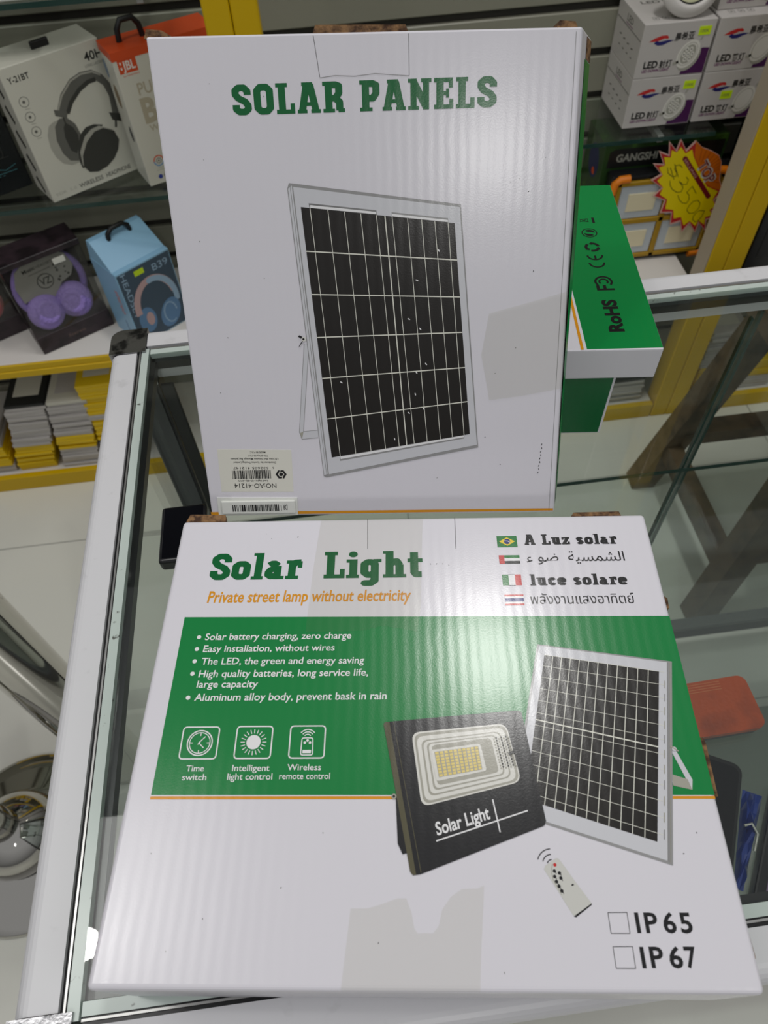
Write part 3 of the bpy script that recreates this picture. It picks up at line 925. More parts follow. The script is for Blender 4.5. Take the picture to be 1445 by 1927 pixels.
for p in ((181, 195), (166, 176), (160, 150), (168, 143), (172, 118), (165, 112), (164, 96), (170, 85), (159, 82), (148, 62), (110, 106)):      # worn specks
    a.layer(7).disc(p, .45, WHITE, 7, ry=1.1, rot=random.uniform(0, 1.2))
a.layer(7)
for dx, dy in ((-2.0, 3.0), (-2.2, -3.6)): a.poly([(85.2, 138.6), (83.6 + dx, 137.6 + dy), (82.6 + dx, 136.0 + dy * 1.2), (84.6, 137.0)], LAMPB)
a.disc((84.6, 137.8), 1.7, SILVER, 14); a.layer(8).disc((84.4, 137.8), .8, LAMPB, 10)
a.build('printed_panel', U, 'printed solar panel picture')
a = Art(tU).layer(1)
for k in range(9): a.line([(258.9 - k * .2, 56 - k * 2.8), (258.4 - k * .2 + .8 * (k % 2), 54.6 - k * 2.8)], .5, INKB)
a.build('printed_marking', U, 'tiny faded print')
# thumb flap
a = Art(tU).layer(1); a.line([(103.6, 321.6), (106.3, 299.4)], .3, SLIT); a.line([(162.4, 320.8), (162.4, 298.6)], .3, SLIT)
a.layer(2).line([(106.3, 299.0), (116, 300.0), (128, 299.2), (141, 300.3), (152, 299.3), (162.4, 298.4)], .35, FRAMED)
a.build('cut_line', U, 'thumb flap slits')
def topedge(x0, x1, h, z0=.004, z1=tU - .001):
    y = lambda x: .3246 + (x + .0007) / .2687 * (-.0035)
    q = MB(); q.mesh([(x0, y(x0) - .001, z0), (x1, y(x1) - .001, z0), (x1, y(x1) - .001, z1), (x0, y(x0) - .001, z1), (x0 + .001, y(x0) + h, z0), (x1 - .001, y(x1) + h * .9, z0), (x1 - .002, y(x1) + h * .8, z1), (x0 + .002, y(x0) + h, z1)],
                    [(0, 1, 2, 3), (7, 6, 5, 4), (3, 2, 6, 7), (1, 0, 4, 5), (2, 1, 5, 6), (0, 3, 7, 4)], KRAFT)
    q.build('board_edge', U, 'torn brown board edge')
topedge(.103, .1625, .0042); topedge(-.002, .0115, .0040); topedge(.2525, .2660, .0036)
a = Art(tU).layer(1); a.line([(264.6, 318.5), (267.4, 0.8)], .3, FRAMED); a.build('fold_line', U, 'pressed fold line')
a = Art(tU).layer(1)
random.seed(31)
for p in ((27, 255), (36, 298), (18, 205), (70, 290), (228, 236), (231, 232), (234, 238), (240, 230), (60, 180), (30, 140), (20, 100), (250, 250), (246, 180), (216, 62), (228, 40), (180, 30), (222, 110), (236, 128)):
    a.disc(p, random.uniform(.2, .45), FRAMED if random.random() < .5 else SLIT, 7, ry=random.uniform(.2, .6), rot=random.uniform(0, 3))
tag(a.build('scuff_marks', U, 'small scuff marks'), kind='stuff')
# tape on the right edge
a = Art(tU).layer(4)
a.poly([(211.6, 123.5), (216.4, 152.4), (245.8, 159.6), (270.2, 166.0), (270.6, 98.0), (242, 93.0), (218.2, 90.2), (217.3, 96.2)], TAPE)
a.build('clear_tape', U)
# price sticker, upside down
st = MB(); st.prism([(.0116, .0216), (.0682, .0206), (.0690, .0548), (.0121, .0564)], tU, tU + .00012, PAPER); sticker = st.build('price_sticker', U, 'cream paper sticker')
a = Art(tU + .00012).layer(1)
a.text('NO:AO-41214', (55.1, 27.7), (22.4, 28.2), 3.8, INKB)
a.text('Led Light -SS-85J-40W', (48.7, 30.7), (25.3, 31.1), 1.35, INKB, bold=.01)
a.text('6', (54.6, 41.4), (53.4, 41.4), 1.7, INKB); a.text('532605 412147', (50.3, 41.4), (23.0, 41.9), 1.9, INKB)
a.text('Distributed by Sunrise Trading Limited', (56.4, 45.7), (23.8, 46.3), 1.5, INKB, bold=.008)
a.text('LSCrane Blvd Fairview Montego Bay Jamaica', (58.4, 48.4), (21.7, 49.1), 1.5, INKB, bold=.008)
a.text('TEL:(876)632-7217', (50.9, 51.2), (35.1, 51.6), 1.5, INKB); a.text('MADE IN P.R.C', (49.1, 54.0), (37.2, 54.2), 1.5, INKB, bold=.01)
random.seed(3)
x = 21.6
while x < 51.8:
    w = random.choice((.25, .35, .55, .8)); a.poly([(x, 32.0), (x + w, 31.9), (x + w + .15, 38.9), (x + .15, 39.0)], INKB); x += w + random.choice((.25, .35, .6))
c = (59.6, 35.2)
hexo = [(c[0] + 4.3 * math.cos(t), c[1] + 3.9 * math.sin(t)) for t in [math.pi / 3 * k for k in range(6)]]
hexi = [(c[0] + 2.5 * math.cos(t), c[1] + 2.3 * math.sin(t)) for t in [math.pi / 3 * k for k in range(6)]]
for k in range(6): a.poly([hexo[k], hexo[(k + 1) % 6], hexi[(k + 1) % 6], hexi[k]], INKB)
a.disc(c, 1.5, INKB, 16); a.layer(2).line([(c[0] - .4, c[1] + 3.6), (c[0] - 1.4, c[1] + .8)], .5, PAPER); a.line([(c[0] + .6, c[1] - 3.6), (c[0] + 1.5, c[1] - .8)], .5, PAPER)
a.build('sticker_print', sticker)
# anti theft tag
tg = MB(); tg.prism([(.0072, .0022), (.0702, .0010), (.0707, .0157), (.0074, .0168)], tU, tU + .0006, TAGPL)
tg.rbox(.0104, .0688, .0030, .0140, tU + .0005, tU + .0022, TAGPL, r=.0008, seg=2); tagp = tg.build('security_tag', U, 'white raised plastic tag')
a = Art(tU + .0022).layer(1)
a.text('DR', (62.7, 10.6), (59.2, 10.7), 4.6, INKB, bold=.01); a.rect(57.6, 5.6, 58.0, 10.4, INKB)
random.seed(5)
x = 19.2
while x < 55.6:
    w = random.choice((.3, .45, .8, 1.3)); a.rect(x, 5.4, x + w, 11.0, INKB); x += w + random.choice((.4, .6, .9))
a.build('tag_print', tagp)

# ---- stack behind: a panel carton lying on a lamp carton
yv = -0.12882586
ex = Vector((math.cos(yv), math.sin(yv), 0)); ey = Vector((-math.sin(yv), math.cos(yv), 0))
bo = Vector((0.22167, 0.39678, GZ + .0002)) - ex * .3200
B = empty('lamp_carton', 'carton showing only a green end with shade in its colour, under the flat carton behind the leaning one', 'carton', frame(bo, ex, ey), 'solar lamp and panel cartons')
m = MB(); m.rbox(0, .32, .004, .20, 0, .0695, CARD, r=.0015, seg=2); m.build('carton_body', B)
m = MB(); m.box(.003, .3175, .0038, .0042, .002, .0665, DGREEN); m.build('shade_toned_end', B, 'green end darkened as shade'); m = MB(); m.box(.3195, .3202, .008, .196, .002, .060, GREEN); m.build('printed_side', B)  # shade on the front end is put into its darker green ink
ao = Vector((0.24858, 0.39242, GZ + .0702)) - ex * .3100
A = empty('panel_carton', 'flat green topped carton with black certification marks, behind the leaning carton', 'carton', frame(ao, ex, ey), 'solar lamp and panel cartons')
m = MB(); m.rbox(0, .310, 0, .2295, 0, .0298, CARD, r=.0012, seg=2); m.build('carton_body', A)
zA = .0298
def ax(x): return x + 310.0
a = Art(zA); a.poly([(ax(-58.0), 1.2), (309.4, 1.2), (309.4, 228.8), (ax(-60.5), 228.8)], GREEN); a.layer(1).poly([(ax(-62.6), .8), (ax(-60.4), .8), (ax(-60.6), 228.8), (ax(-62.8), 228.8)], ORANGE)
a.build('printed_top', A, 'green print with orange line')
a = Art(zA).layer(1)
a.text('RoHS', (ax(-26.4), 20.4), (ax(-26.5), 59.5), 11.3, BLACK, bold=.045)
a.text('F', (ax(-24.6), 71.5), (ax(-24.6), 78.5), 14.5, BLACK, bold=.02)
a.ring((ax(-31.6), 83.0), 6.6, 1.9, BLACK, 30, math.radians(-40), math.radians(220)); a.ring((ax(-31.6), 83.0), 3.4, 1.6, BLACK, 24, math.radians(-40), math.radians(220))
for cy in (106.0, 116.5): a.ring((ax(-32.8), cy + 3), 6.2, 1.7, BLACK, 24, math.radians(180), math.radians(360))
a.line([(ax(-32.8), 113.8), (ax(-32.8), 119.0)], 1.7, BLACK)
c = (ax(-32.9), 131.4)
for k in range(3):
    t0 = math.radians(120 * k + 10)
    a.ring(c, 5.4, 2.6, BLACK, 8, t0, t0 + math.radians(78))
    t1 = t0 + math.radians(78); a.poly([(c[0] + rr * math.cos(tt), c[1] + rr * math.sin(tt)) for rr, tt in ((3.2, t1), (7.6, t1), (5.4, t1 + .55))], BLACK)
c = (ax(-32.1), 152.5); a.ring(c, 6.4, .9, BLACK)
a.poly([(c[0] + r * math.cos(t), c[1] + r * math.sin(t)) for r, t in [(4.8, k * .3) for k in range(0, 9)] + [(2.0, 2.2), (2.2, .6)]], BLACK); a.poly([(c[0] + r * math.cos(t), c[1] + r * math.sin(t)) for r, t in [(4.8, 3.14 + k * .3) for k in range(0, 9)] + [(2.0, 5.3), (2.2, 3.8)]], BLACK)
x0 = ax(-34.0)
a.line([(x0 - 4, 169.6), (x0 + 4, 174.4)], .6, BLACK); a.line([(x0 - 4, 174.4), (x0 + 4, 169.6)], .6, BLACK); a.line([(x0 + 3.5, 169.5), (x0 + 3.5, 174.5), (x0 - 3, 173.6), (x0 - 3, 170.4)], .5, BLACK, closed=True)
a.rect(ax(-26.9), 167.4, ax(-24.7), 175.8, BLACK)
a.build('printed_marking', A, 'black certification marks')

# small black gadget on the glass, at the left between the two cartons
BLKP = mat('black_plastic', (16, 17, 20), 0.3)
m = MB(); m.rbox(-.1545, -.118, .3125, .3660, GZ + .0002, GZ + .0135, BLKP, r=.003, seg=3)
g = empty('power_bank', 'small black slab on the glass left of the leaning carton', 'gadget', Matrix.Identity(4)); m.build('case', g)
m = MB(); m.rbox(-.1520, -.1200, .3150, .3635, GZ + .0133, GZ + .0141, mat('black_gloss', (12, 13, 18), 0.08), r=.0004, seg=1); m.build('screen', g)

# ================================================================== INSIDE THE COUNTER (on the glass shelf)
LEATH = mat('tan_leather', (178, 76, 36), 0.42, bump=(220, 0.3, 0.001), noise=(30, (140, 60, 34), 0.5, 0.75))
STITCH = mat('pale_stitch', (200, 120, 80), 0.6)
def rounded(x0, x1, y0, y1, r, n=5):
    out = []
    for cx, cy, a0 in ((x1 - r, y1 - r, 0), (x0 + r, y1 - r, 90), (x0 + r, y0 + r, 180), (x1 - r, y0 + r, 270)):
        out += [(cx + r * math.cos(math.radians(a0 + 90 * k / n)), cy + r * math.sin(math.radians(a0 + 90 * k / n))) for k in range(n + 1)]
    return out
w = empty('wallet', 'tan brown leather wallet under the counter glass, right of the flat carton', 'wallet', yawm((.280, .2065, SZ), .03))
m = MB(); m.prism(rounded(0, .118, 0, .056, .009), .0002, .011, mat('dark_lining', (52, 56, 62), 0.5)); m.build('lining', w)
m = MB(); m.prism(rounded(-.001, .119, -.001, .057, .009), .0111, .019, LEATH); m.build('cover', w)
m = MB()
for k in range(4): m.box(.01, .09, (.045 + k * .0028), (.0458 + k * .0028), .019, .0194, STITCH)
m.build('stitching', w)
ph = empty('phone', 'black phone with rounded corners under the counter glass below the wallet', 'phone', yawm((.237, .073, SZ), -.49))
m = MB(); m.prism(rounded(0, .062, 0, .150, .010), .0002, .0085, BLKP); m.build('case', ph)
m = MB(); m.prism(rounded(.003, .059, .004, .146, .008), .0086, .0090, MATS['black_gloss']); m.build('screen', ph)
BLUEP = mat('blue_film', (42, 66, 142), 0.2)
bp = empty('blue_packet', 'crumpled blue foil packet beside the black phone inside the counter', 'packet', yawm((.3115, .072, SZ), -.49))
m = MB()
random.seed(11)
nx, ny = 5, 9
vs = [((.009 + .010 * j_ / ny) * i / nx + random.uniform(-.0004, .0004), .095 * j_ / ny, (.0004 if i in (0, nx) or j_ in (0, ny) else .006 + random.uniform(-.003, .006))) for j_ in range(ny + 1) for i in range(nx + 1)]
m.mesh(vs, [(j_ * (nx + 1) + i, j_ * (nx + 1) + i + 1, (j_ + 1) * (nx + 1) + i + 1, (j_ + 1) * (nx + 1) + i) for j_ in range(ny) for i in range(nx)], BLUEP)
m.mesh([(0, 0, .0002), (.009, 0, .0002), (.019, .095, .0002), (0, .095, .0002)], [(3, 2, 1, 0)], BLUEP); m.build('bag', bp)
m = MB(); m.tube([(.001, .056, .013), (.007, .060, .014), (.013, .052, .014), (.012, .036, .012)], .0014, mat('silver_cord', (200, 200, 190), 0.3, metal=.6), 8); m.build('cord', bp)
pb = empty('phone_case_box', 'flat purple box with a thick black edge at the right inside the counter', 'box', yawm((.3195, .0610, SZ), -.595))
m = MB(); m.rbox(0, .055, 0, .118, .0002, .018, MATS['black_plastic'], r=.002, seg=2); m.build('box_body', pb)
m = MB(); m.rbox(.009, .053, .003, .114, .0181, .0195, mat('mauve_card', (140, 122, 150), 0.35), r=.0005, seg=1); m.build('lid', pb)

# ================================================================== WOODEN STOOL BEHIND THE COUNTER
WOOD = mat('dark_brown_wood', (104, 84, 60), 0.5, bump=(60, 0.2, 0.001), noise=(26, (74, 58, 40), 0.45, 0.65))
st = empty('wooden_stool', 'brown wooden stool with splayed legs seen through the counter glass', 'stool', Matrix.Translation((.92, .845, 0)))
def beam(p, q, w, d, name, parent):
    p, q = Vector(p), Vector(q)
    z = (q - p).normalized(); x = Vector((0, 1, 0)).cross(z)
    if x.length < .3: x = Vector((1, 0, 0)).cross(z)
    x.normalize(); y = z.cross(x)
    b = MB(); pts = [c + x * sx * w / 2 + y * sy * d / 2 for c in (p, q) for sx, sy in ((-1, -1), (1, -1), (1, 1), (-1, 1))]
    b.hexa(pts, WOOD)
    return b.build(name, parent)
for sx in (-1, 1):
    for sy in (-1, 1):
        beam((sx * .205, sy * .188, .0), (sx * .115, sy * .125, .56), .055, .048, 'leg', st)
for sx in (-1, 1): beam((sx * .180, -.165, .150), (sx * .180, .165, .150), .045, .034, 'stretcher', st)
for sy in (-1, 1): beam((-.172, sy * .160, .20), (.172, sy * .160, .20), .034, .045, 'stretcher', st)
m = MB(); m.prism(rounded(-.17, .17, -.17, .17, .03), .5605, .60, WOOD); m.build('seat', st)

# ================================================================== CHROME POLE AND BAR STOOL
pole = empty('chrome_pole', 'thick shiny chrome pole left of the counter', 'pole', Matrix.Translation((-.508, .500, 0)))
m = MB(); m.lathe([(.0445, .012), (.0445, .70)], POLISH, 48); m.build('tube', pole)
m = MB(); m.lathe([(.0, .0), (.0455, .0), (.0455, .006), (.0455, .012), (.0446, .0125)], POLISH, 48); m.build('floor_flange', pole)
m = MB(); m.lathe([(.0450, .70), (.047, .702), (.047, .715), (.03, .725), (.0, .728)], POLISH, 40); m.build('end_cap', pole)
bs = empty('bar_stool', 'chrome bar stool with a round mirror base on the floor at the left edge', 'stool', Matrix.Translation((-.675, .375, 0)))
m = MB(); m.lathe([(.0, .0), (.155, .0), (.161, .004), (.157, .010), (.130, .016), (.090, .026), (.060, .034), (.0, .036)], POLISH, 64); m.build('base', bs)
m = MB(); m.lathe([(.074, .036), (.077, .05), (.072, .075), (.058, .098), (.036, .112), (.028, .116)], POLISH, 48); m.build('column_cover', bs)
m = MB(); m.lathe([(.0275, .116), (.0275, .50), (.020, .502), (.020, .76), (.0, .76)], POLISH, 32); m.build('column', bs)
m = MB(); m.lathe([(.0, .76), (.17, .76), (.180, .775), (.180, .805), (.17, .825), (.0, .83)], BLKP, 48); m.build('seat', bs)

# ================================================================== GOODS ON THE WALL SHELVES
GB = mat('grey_white_carton', (206, 205, 192), 0.3)
def ink2(n, c, r=.4): return mat('shelfink_' + n, c, r)
IB = ink2('black', (22, 22, 22)); IG = ink2('mid_grey', (98, 98, 92)); IGD = ink2('dark_grey', (58, 58, 54)); IGL = ink2('light_grey', (168, 167, 156)); IO = ink2('orange', (206, 74, 26)); ITAN = ink2('tan', (176, 168, 146)); IW = ink2('white', (226, 224, 216))
LOOP = mat('black_cord', (14, 13, 14), 0.5)


def facebox(name, label, cat, o, yaw_, w, d, h, mt, group=None, r=.0015):
    """box with local x along its front, y backwards, z up; origin at the lower front left corner"""
    e = empty(name, label, cat, yawm(o, yaw_), group)
    b = MB(); b.rbox(0, w, 0, d, 0, h, mt, r=r, seg=2); b.build('box_body', e)
    return e


FRONT = Matrix(((1, 0, 0, 0), (0, 0, -1, 0), (0, 1, 0, 0), (0, 0, 0, 1)))     # art x,y -> box x,z on the front face
def front_art(e, a, name, label=None, off=0.0):
    a.v = [tuple(FRONT @ Vector(p) + Vector((0, -off, 0))) for p in a.v]
    return a.build(name, e, label)
def left_art(e, a, name, d, label=None):
    Mx = Matrix(((0, 0, -1, 0), (-1, 0, 0, d), (0, 1, 0, 0), (0, 0, 0, 1)))
    a.v = [tuple(Mx @ Vector(p)) for p in a.v]
    return a.build(name, e, label)
def loop_handle(e, x0, x1, y, z, h, r=.0042):
    b = MB()
    b.tube([(x0, y, z - .002), (x0 + .002, y, z + h * .6), (x0 + (x1 - x0) * .25, y, z + h), (x0 + (x1 - x0) * .75, y, z + h), (x1 - .002, y, z + h * .6), (x1, y, z - .002)], r, LOOP, 8)
    return b.build('carry_loop', e, 'black carry loop')

# ---- white headphone box
e = facebox('headphone_box', 'white box with a grey headphone picture on the upper left shelf', 'box', (-.487, 1.325, .7005), math.atan2(.096, .150), .178, .080, .230, GB)
a = Art(); a.text('Y-21BT', (9, 205), (46, 205), 9.5, IB, bold=.02)
front_art(e, a, 'printed_lettering'); a = Art(); a.text('40H', (145, 201), (178, 201), 14, IB, bold=.02); a.text('LONG LASTING', (142, 192), (177, 192), 4.5, IG)
front_art(e, a, 'printed_lettering'); a = Art(); a.text('WIRELESS', (56, 8), (105, 8), 8, IG, bold=.02); a.text('HEADPHONE', (112, 8), (163, 8), 8, IG, bold=.02); a.text('EDR  5.0', (10, 10), (50, 10), 5, IGL)
front_art(e, a, 'printed_lettering'); a = Art()
for k in range(3):
    a.ring((21, 174 - k * 24.5), 8, 1.0, IG, 24); a.disc((20.5, 174 - k * 24.5), 2.6, IG, 10); a.line([(18, 163 - k * 24.5), (26, 162 - k * 24.5)], 1.2, IGL)
front_art(e, a, 'printed_icons')
a = Art(.0001)
t = [math.radians(q) for q in range(-12, 200, 8)]
def arch(cx, cy, rx, ry, a0, a1, n=26): return [(cx + rx * math.cos(math.radians(a0 + (a1 - a0) * k / n)), cy + ry * math.sin(math.radians(a0 + (a1 - a0) * k / n))) for k in range(n + 1)]
a.poly([(66, 142), (84, 167), (108, 184), (129, 189), (150, 187), (166, 175), (175, 158), (176, 137), (174, 119), (174, 100), (160, 98), (163, 118), (166, 139), (162, 158), (152, 169), (137, 169), (118, 162), (96, 149), (83, 133)], IG)
a.layer(2).line([(68, 142), (85, 164), (108, 181), (129, 186), (150, 184), (163, 175)], 3, IGL)
a.line([(84, 135), (97, 150), (118, 164), (138, 171), (152, 171)], 7, IGD)
a.layer(3).poly([(63, 148), (84, 139), (80, 128), (62, 138)], IG); a.line([(74, 132), (74, 122)], 2.5, IGD); a.poly([(156, 114), (175, 106), (174, 92), (158, 100)], IGD); a.line([(164, 98), (160, 86)], 4, IGD)
a.layer(2).poly([(66, 131), (54, 130), (44, 126), (36, 112), (33, 92), (36, 74), (44, 60), (58, 52), (72, 52), (84, 68), (92, 89), (92, 110), (84, 125)], IGL)
a.layer(3).poly([(66, 132), (79, 130), (90, 116), (94, 90), (86, 66), (72, 55), (58, 60), (50, 76), (48, 100), (54, 122)], IG)
a.layer(4).poly([(74, 123), (84, 112), (88, 98), (84, 80), (74, 68), (66, 76), (64, 100), (68, 116)], IGD)
a.layer(5).poly([(92, 96), (106, 104), (122, 104), (138, 98), (120, 90), (96, 70), (84, 40), (74, 40), (73, 54), (80, 78)], IGD)
a.layer(6).poly([(98, 90), (114, 98), (130, 99), (152, 85), (120, 78), (98, 60), (84, 36), (76, 44), (80, 68)], IGL)
a.layer(7).poly([(118, 92), (136, 93), (154, 82), (158, 64), (150, 48), (138, 36), (120, 27), (100, 24), (84, 29), (77, 42), (82, 60), (98, 80)], IGD)
front_art(e, a, 'printed_headphones', 'grey headphone picture')
a = Art()
for k in range(5): a.line([(30, 200 - k * 42), (48, 176 - k * 42)], 14, IGD)
left_art(e, a, 'printed_side', .080)
b = MB(); b.rbox(.074, .106, .030, .036, .2295, .242, LOOP, r=.002, seg=2); b.build('hang_tab', e, 'black hang tab')

# ---- white and orange headphone box
e = facebox('headphone_box', 'white box with an orange top and square orange logo behind the leaning carton', 'box', (-.309, 1.349, .7005), math.atan2(.027, .057), .187, .066, .229, GB)
b = MB(); b.box(-.0004, .1874, -.0004, .0664, .216, .2296, IO); b.build('orange_top', e, 'orange top band')
a = Art(); a.rect(7.5, 195, 40, 219, IO); a.layer(2).text('JBL', (15, 200), (37, 200), 14, IW, bold=.02); a.rect(11, 209, 13.5, 213, IW); a.rect(11, 201, 13.5, 205, IW); front_art(e, a, 'printed_logo', 'orange square logo'); a = Art()
a.layer(1).text('by HARMAN', (12, 190), (40, 190), 3, IO)
a.text('PURE', (29, 157), (80, 157), 20, ITAN, bold=.015); a.text('BASS', (26, 111), (130, 111), 41, ITAN, bold=.04); a.text('WIRELESS', (30, 95), (100, 95), 11, ITAN, bold=.02); front_art(e, a, 'printed_lettering', 'pale tan lettering'); a = Art()
a.ring((29, 42), 9, 2.2, IO, 20, 0, math.pi); a.ring((29, 42), 9, 2.2, ink2('skyblue', (90, 140, 190)), 20, math.pi, 2 * math.pi)
for k in range(8): a.disc((29 + 4.5 * math.cos(k * .785), 42 + 4.5 * math.sin(k * .785)), 1.2, IB, 8)
a.disc((29, 42), 1.6, IB, 8); a.line([(22, 29), (36, 29)], .8, IGL); a.line([(20, 25), (38, 25)], .8, IGL)
a.disc((24, 13), 4.2, ink2('bt_blue', (40, 60, 150)), 16); a.text('Bluetooth', (31, 11), (58, 11), 5, IB)
front_art(e, a, 'printed_badge')
a = Art()
for p, r, c in (((10, 190), 16, (110, 130, 150)), ((30, 150), 20, (120, 100, 70)), ((44, 90), 14, (60, 60, 62))): a.disc(p, r * .6, ink2('side%d' % c[0], c), 12, ry=r)
left_art(e, a, 'printed_side', .066)
loop_handle(e, .030, .072, .035, .2295, .030, .005)

# ---- dark gaming headset box at the left edge
DBX = mat('near_black_carton', (14, 17, 20), 0.25)
TEAL = ink2('teal', (60, 120, 126))
e = facebox('headset_box', 'black box with teal stripes at the far left of the upper shelf', 'box', (-.712, 1.302, .7005), math.atan2(.0368, .0636), .200, .080, .235, DBX)
a = Art()
for k in range(4): a.line([(95, 44 + k * 7), (142 - k * 5, 44 + k * 7)], 1.4, TEAL)
a.line([(96, 36), (185, 36)], 1.2, TEAL); a.line([(186, 46), (165, 40), (150, 46)], 1.2, TEAL)
for k in range(8): a.line([(100 + k * 8, 32), (104 + k * 8, 32)], 1.0, TEAL)
a.line(a.rrect([(140, 62), (172, 62), (172, 90), (140, 90)], 8), 1.2, IGD, closed=True); a.line([(136, 62), (180, 62)], .8, IGD)
front_art(e, a, 'printed_stripes', 'teal stripes')

# ---- window packs with headphones
PKD = mat('dark_pack_board', (52, 40, 46), 0.35, noise=(40, (30, 24, 27), 0.45, 0.65))
GRYC = mat('grey_insert', (158, 156, 148), 0.5)
def fuzzy(name, c): return mat(name, c, 0.55, bump=(180, 0.9, 0.004))
def window_pack(label, plabel, hcol, o, yaw_, group):
    w, d, h = .161, .072, .213
    e = empty('window_pack', label, 'pack', yawm(o, yaw_), group)
    b = MB(); b.rbox(0, w, 0, d, 0, .042, PKD, r=.001, seg=1); b.build('base_band', e)
    b = MB(); b.rbox(0, w, 0, d, h - .012, h, PKD, r=.001, seg=1); b.build('header', e)
    b = MB(); b.box(.001, w - .001, d - .0012, d, .042, h - .012, PKD); b.build('back_board', e)
    b = MB(); b.box(.002, w - .002, .0004, .0012, .0425, h - .0125, WINDOW); b.box(.0004, .0012, .002, d - .002, .0425, h - .0125, WINDOW); b.box(w - .0012, w - .0004, .002, d - .002, .0425, h - .0125, WINDOW); b.build('clear_window', e)
    b = MB(); b.prism([(.016, .108), (.034, .112), (.052, .098), (.066, .084), (.084, .104), (.100, .122), (.124, .130), (.136, .150), (.128, .180), (.100, .196), (.054, .194), (.024, .176), (.012, .145)], 0, .002, GRYC, M=Matrix.Translation((0, .030, 0)) @ FRONT); ins = b.build('insert_card', e, 'grey printed insert card')
    a = Art(); a.text('Music', (38, 168), (64, 170), 8, IB, bold=.02); a.text('HEADSET', (66, 170), (100, 171), 6, IGD); a.line([(46, 161), (92, 163)], 1, IGD)
    a.ring((72, 138), 16, 2.0, IB, 28); a.text('VZ', (61, 131), (84, 131), 16, IB, bold=.015)
    for k in range(14): a.disc((104 + random.uniform(-8, 18), 150 + random.uniform(-22, 18)), random.uniform(1.5, 3.5), IGD, 4)
    a.v = [tuple(FRONT @ Vector(p) + Vector((0, .0278, 0))) for p in a.v]
    a.build('card_print', ins)
    a = Art(); a.text('Stereo', (62, 16), (100, 16), 8, ink2('dim_gold', (110, 88, 80)), slant=.2); front_art(e, a, 'printed_lettering')
    b = MB(); b.box(.098, .122, -.0006, .0003, .180, .192, PAPER); b.build('price_sticker', e, 'white price sticker')
    # the headphones inside
    hm = fuzzy('plush_' + plabel.split()[0], hcol)
    hp = empty('headphones', plabel, 'headphones', yawm(o, yaw_), group + ', their headphones')
    R = []
    for k in range(25):
        t_ = math.radians(-34 + 248 * k / 24)
        R.append((.078 + .068 * math.cos(t_), .036, .122 + .072 * math.sin(t_)))
    b = MB(); b.tube(R, .0075, hm, 10); b.build('headband', hp)
    for cx, cz, tilt in ((.046, .078, .45), (.108, .080, -.75)):
        b = MB(); Mx = Matrix.Translation((cx, .024, cz)) @ Matrix.Rotation(tilt, 4, 'Y') @ Matrix.Rotation(math.radians(65), 4, 'X')
        b.lathe([(.0, .020), (.020, .020), (.033, .014), (.038, .004), (.037, -.006), (.030, -.012), (.0, -.013)], hm, 28, Mx); cup = b.build('ear_cup', hp)
        b = MB(); b.lathe([(.014, .0205), (.020, .0225), (.026, .019), (.0265, .015)], hm, 28, Mx); b.build('ear_pad', cup)
    return e
py = math.atan2(.079, .140)
window_pack('clear fronted pack of purple headphones on the white shelf', 'purple plush headphones inside the clear pack', (156, 134, 208), (-.617, 1.259, .4055), py, 'clear headphone packs')
window_pack('clear fronted pack of pink headphones cut by the left edge', 'pink plush headphones inside the pack at the left edge', (206, 120, 124), (-.667 - .1405, 1.353 - .0793, .4055), py, 'clear headphone packs')

# ---- blue headset box
BLB = mat('sky_blue_carton', (140, 186, 216), 0.35)
DSL = ink2('slate', (58, 78, 96)); LBL = ink2('paleblue', (150, 180, 205)); PNK = ink2('dusty_pink', (190, 160, 160)); RDL = ink2('soft_red', (200, 130, 130)); MBL = ink2('midblue', (92, 132, 172))
yb = math.atan2(.0726, .0934)
e = facebox('headset_box', 'sky blue headset box with black carry loop beside the counter corner', 'box', (-.409, 1.2535, .4055), yb, .126, .094, .176, BLB)
b = MB(); b.hexa([Vector(p) for p in ((.001, .012, .1755), (.125, .012, .1755), (.125, .093, .1755), (.001, .093, .1755), (.004, .075, .214), (.122, .075, .214), (.122, .088, .214), (.004, .088, .214))], BLB); b.build('gable_top', e, 'sloping pale blue top')
loop_handle(e, .040, .090, .066, .204, .022, .005)
a = Art(); a.rect(2, 2, 124, 172, DSL)
a.layer(2).text('B39', (80, 146), (116, 146), 16, LBL); a.text('HEADSET', (9, 170), (9, 66), 12, LBL)
a.layer(3).rect(39, 153, 61, 165, ink2('lime_sticker', (200, 230, 20)))
a.layer(4).line(arch(66, 74, 46, 60, 10, 185), 14, PNK); a.layer(5).line(arch(68, 74, 45, 58, -14, 100), 12, LBL)
a.layer(4).disc((34, 50), 20, MBL, 24, ry=30); a.layer(6).disc((40, 50), 9, PNK, 20, ry=16); a.disc((88, 40), 24, MBL, 24, ry=34, rot=-.4); a.layer(7).line(arch(88, 40, 15, 24, 0, 300), 2.5, LBL)
front_art(e, a, 'printed_headset', 'blue headset picture')
a = Art(); a.text('stereo', (62, 128), (62, 70), 18, RDL, bold=.02); a.line([(60, 50), (60, 24)], 6, MBL)
left_art(e, a, 'printed_side', .094)

